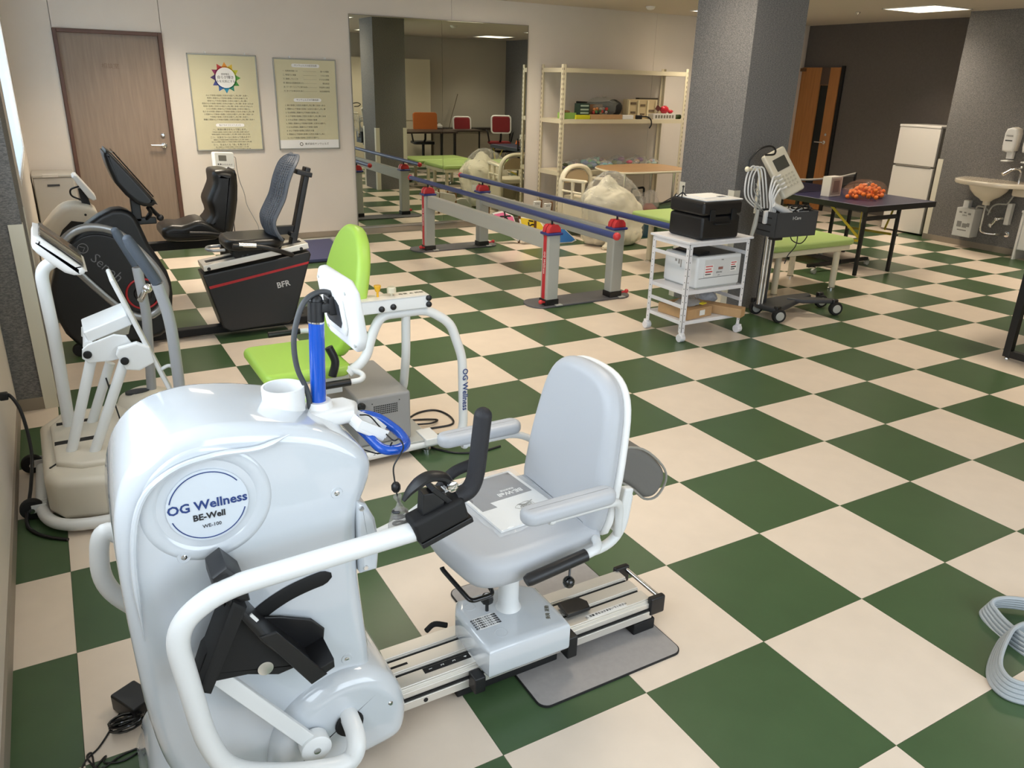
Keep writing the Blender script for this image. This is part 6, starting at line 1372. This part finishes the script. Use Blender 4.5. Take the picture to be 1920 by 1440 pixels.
# grey ribbed hose / band at the right edge
t = E('resistance_band', (.86, -.42, 0), 'light grey ribbed flat band looped on the floor at the lower right edge', 'band')
RB = mat('grey_ribbed_rubber', (168, 174, 178), .45)
cv = catmull([(1.02, -.44, .0), (.88, -.335, .0), (.79, -.262, .0), (.73, -.245, .0), (.705, -.28, .0), (.68, -.34, .0), (.66, -.42, .0), (.68, -.52, .0)], 8)
cv2 = catmull([(.84, -.43, .0), (.76, -.365, .0), (.68, -.35, .0), (.60, -.368, .0), (.50, -.405, .0), (.445, -.44, .0), (.425, -.485, .0), (.455, -.53, .0), (.54, -.60, .0)], 8)
for c in (cv, cv2):
    for k in range(5):
        pts = []
        for i, p in enumerate(c):
            z = .0075 + k * .0115
            t1 = (c[min(i + 1, len(c) - 1)] - c[max(i - 1, 0)]); t1.z = 0; t1.normalize(); nrm = V((-t1.y, t1.x, 0))
            pts.append(V((p.x, p.y, 0)) + nrm * ((k - 2) * .005) + V((0, 0, z + (.0 if c is cv2 else .012 * sin(i * .12)))))
        ob('band_rib', B().tube(pts, .0068, 8), RB, t)

# ================================================================ THINGS SEEN ONLY IN THE MIRROR
t = E('tall_cabinet', (4.4, -.70, 0), 'tall cream two-door cabinet seen in the mirror beside the column', 'cabinet')
CB = mat('cream_cabinet', (214, 206, 184), .5)
ob('cabinet_body', B().b2(3.3, 5.03, -.945, -.55, 0, 1.93), CB, t, .004)
for x0, x1, z0, z1 in ((3.31, 3.85, .03, .78), (3.86, 4.41, .03, .78), (4.42, 5.02, .03, .78), (3.31, 3.85, .80, 1.92), (3.86, 4.41, .80, 1.92), (4.42, 5.02, .80, 1.92)):
    ob('cabinet_door', B().b2(x0, x1, -.55, -.532, z0, z1), CB, t, .003)
for x, z in ((4.45, .95), (4.38, .95), (4.45, .65)): ob('door_pull', B().b2(x - .004, x + .004, -.53, -.515, z, z + .11), CHROME, t)
t = E('long_desk', (5.0, .30, 0), 'dark topped office desk seen in the mirror behind the green bed', 'desk')
DW = mat('dark_desk_top', (66, 54, 46), .35)
ob('desk_top', B().b2(3.9, 5.75, -.05, .35, .63, .66), DW, t, .004)
ob('modesty_panel', B().b2(4.75, 5.70, .28, .30, .12, .63), mat('warm_grey_panel', (150, 142, 128), .6), t)
for x in (3.95, 5.70):
    for y in (0.0, .30): ob('leg', B().b2(x - .015, x + .015, y - .015, y + .015, 0, .63), BLACK, t)
t = E('side_counter', (6.2, -.75, 0), 'low dark counter along the front wall seen in the mirror', 'desk')
ob('counter_top', B().b2(5.1, 6.90, -.94, -.60, .60, .64), mat('black_counter', (38, 34, 32), .4), t, .003)
ob('counter_body', B().b2(5.12, 6.88, -.93, -.64, 0, .60), mat('warm_grey_panel', (150, 142, 128), .6), t)
def ochair(nm, x, y, rz, m_, fr, label, w=.20, bh=.26, zs=.40, zt=.90, group=None):
    t = E(nm, (0, 0, 0), label, 'chair', group)
    Mq = Matrix.Translation((0, -.20, zt - bh / 2)) @ Matrix.Rotation(radians(-8), 4, 'X')
    ob('backrest', B().pillow(rr(-w, w, -bh / 2, bh / 2, .05, 5), -.02, .02, .012, 'xz', n=3, M=Mq), m_, t)
    if fr is not WHITE2: pass
    else: ob('back_frame', B().tube([Mq @ V((p[0] * 1.06, 0, p[1] * 1.08)) for p in rr(-w, w, -bh / 2, bh / 2, .05, 5)], .018, 8, closed=True), WHITE2, t)
    ob('back_stem', B().tube([(0, -.22, zt - bh), (0, -.20, zs + .05), (0, -.05, zs - .02)], .022, 8), BLACK, t)
    ob('seat', B().pillow(rr(-.22, .22, -.20, .24, .06, 4), zs - .05, zs, .02, 'xy', n=3), m_ if fr is WHITE2 else DARK, t)
    for sx in (-1, 1): ob('armrest', B().tube(fillet([(sx * .22, -.10, zs), (sx * .26, -.12, zs + .2), (sx * .26, .12, zs + .21)], .04), .016, 8), BLACK, t)
    if fr is WHITE2:
        for a in (45, 135, 225, 315): ob('leg', B().tube([(.10 * cos(radians(a)), .10 * sin(radians(a)), zs - .05), (.30 * cos(radians(a)), .27 * sin(radians(a)), .012)], .012, 8), CHROME, t)
    else:
        ob('gas_post', B().cyl((0, 0, .08), (0, 0, zs - .05), .028), BLACK, t)
        for k in range(5): ob('base_arm', B().tube([(0, 0, .09), (.27 * cos(k * 1.2566), .27 * sin(k * 1.2566), .055)], [.022, .014], 8).ball((.27 * cos(k * 1.2566), .27 * sin(k * 1.2566), .027), .027, 8), BLACK, t)
    t.location = (x, y, 0); t.rotation_euler = (0, 0, rz); return t
ochair('office_chair', 4.72, -.22, radians(190), mat('orange_brown_leather', (176, 96, 40), .45), None, 'orange brown office chair seen in the mirror behind the long desk', .24, .34, .42, .97)
RD = mat('dark_red_fabric', (128, 28, 34), .8)
ochair('meeting_chair', 5.55, -.35, radians(185), RD, WHITE2, 'red meeting chair seen in the mirror, the farther one partly hidden by the desk', .17, .24, .42, .87, group='red chairs in the mirror')
ochair('meeting_chair', 6.25, .12, radians(200), RD, WHITE2, 'red meeting chair seen in the mirror, the whole one near the right edge', .18, .30, .42, .91, group='red chairs in the mirror')
ob('long_stick', B().tube(catmull([(5.50, -.70, .641), (5.56, -.72, .85), (5.66, -.76, 1.10), (5.74, -.80, 1.30)], 5), [.008] * 16, 8), mat('grey_brown_stick', (110, 98, 84), .6), label='thin bent stick leaning on the dark counter seen in the mirror', cat='stick')
t = E('desk_telephone', (5.25, -.72, .6415), 'small white desk telephone on the dark counter seen in the mirror', 'telephone')
ob('phone_base', B().box((5.27, -.75, .675), (.16, .16, .06), Matrix.Rotation(-.3, 3, 'X')), WHITE2, t, .01)
ob('phone_handset', B().tube([(5.22, -.68, .73), (5.22, -.75, .76), (5.22, -.82, .74)], [.02, .013, .02], 8), DARK, t)
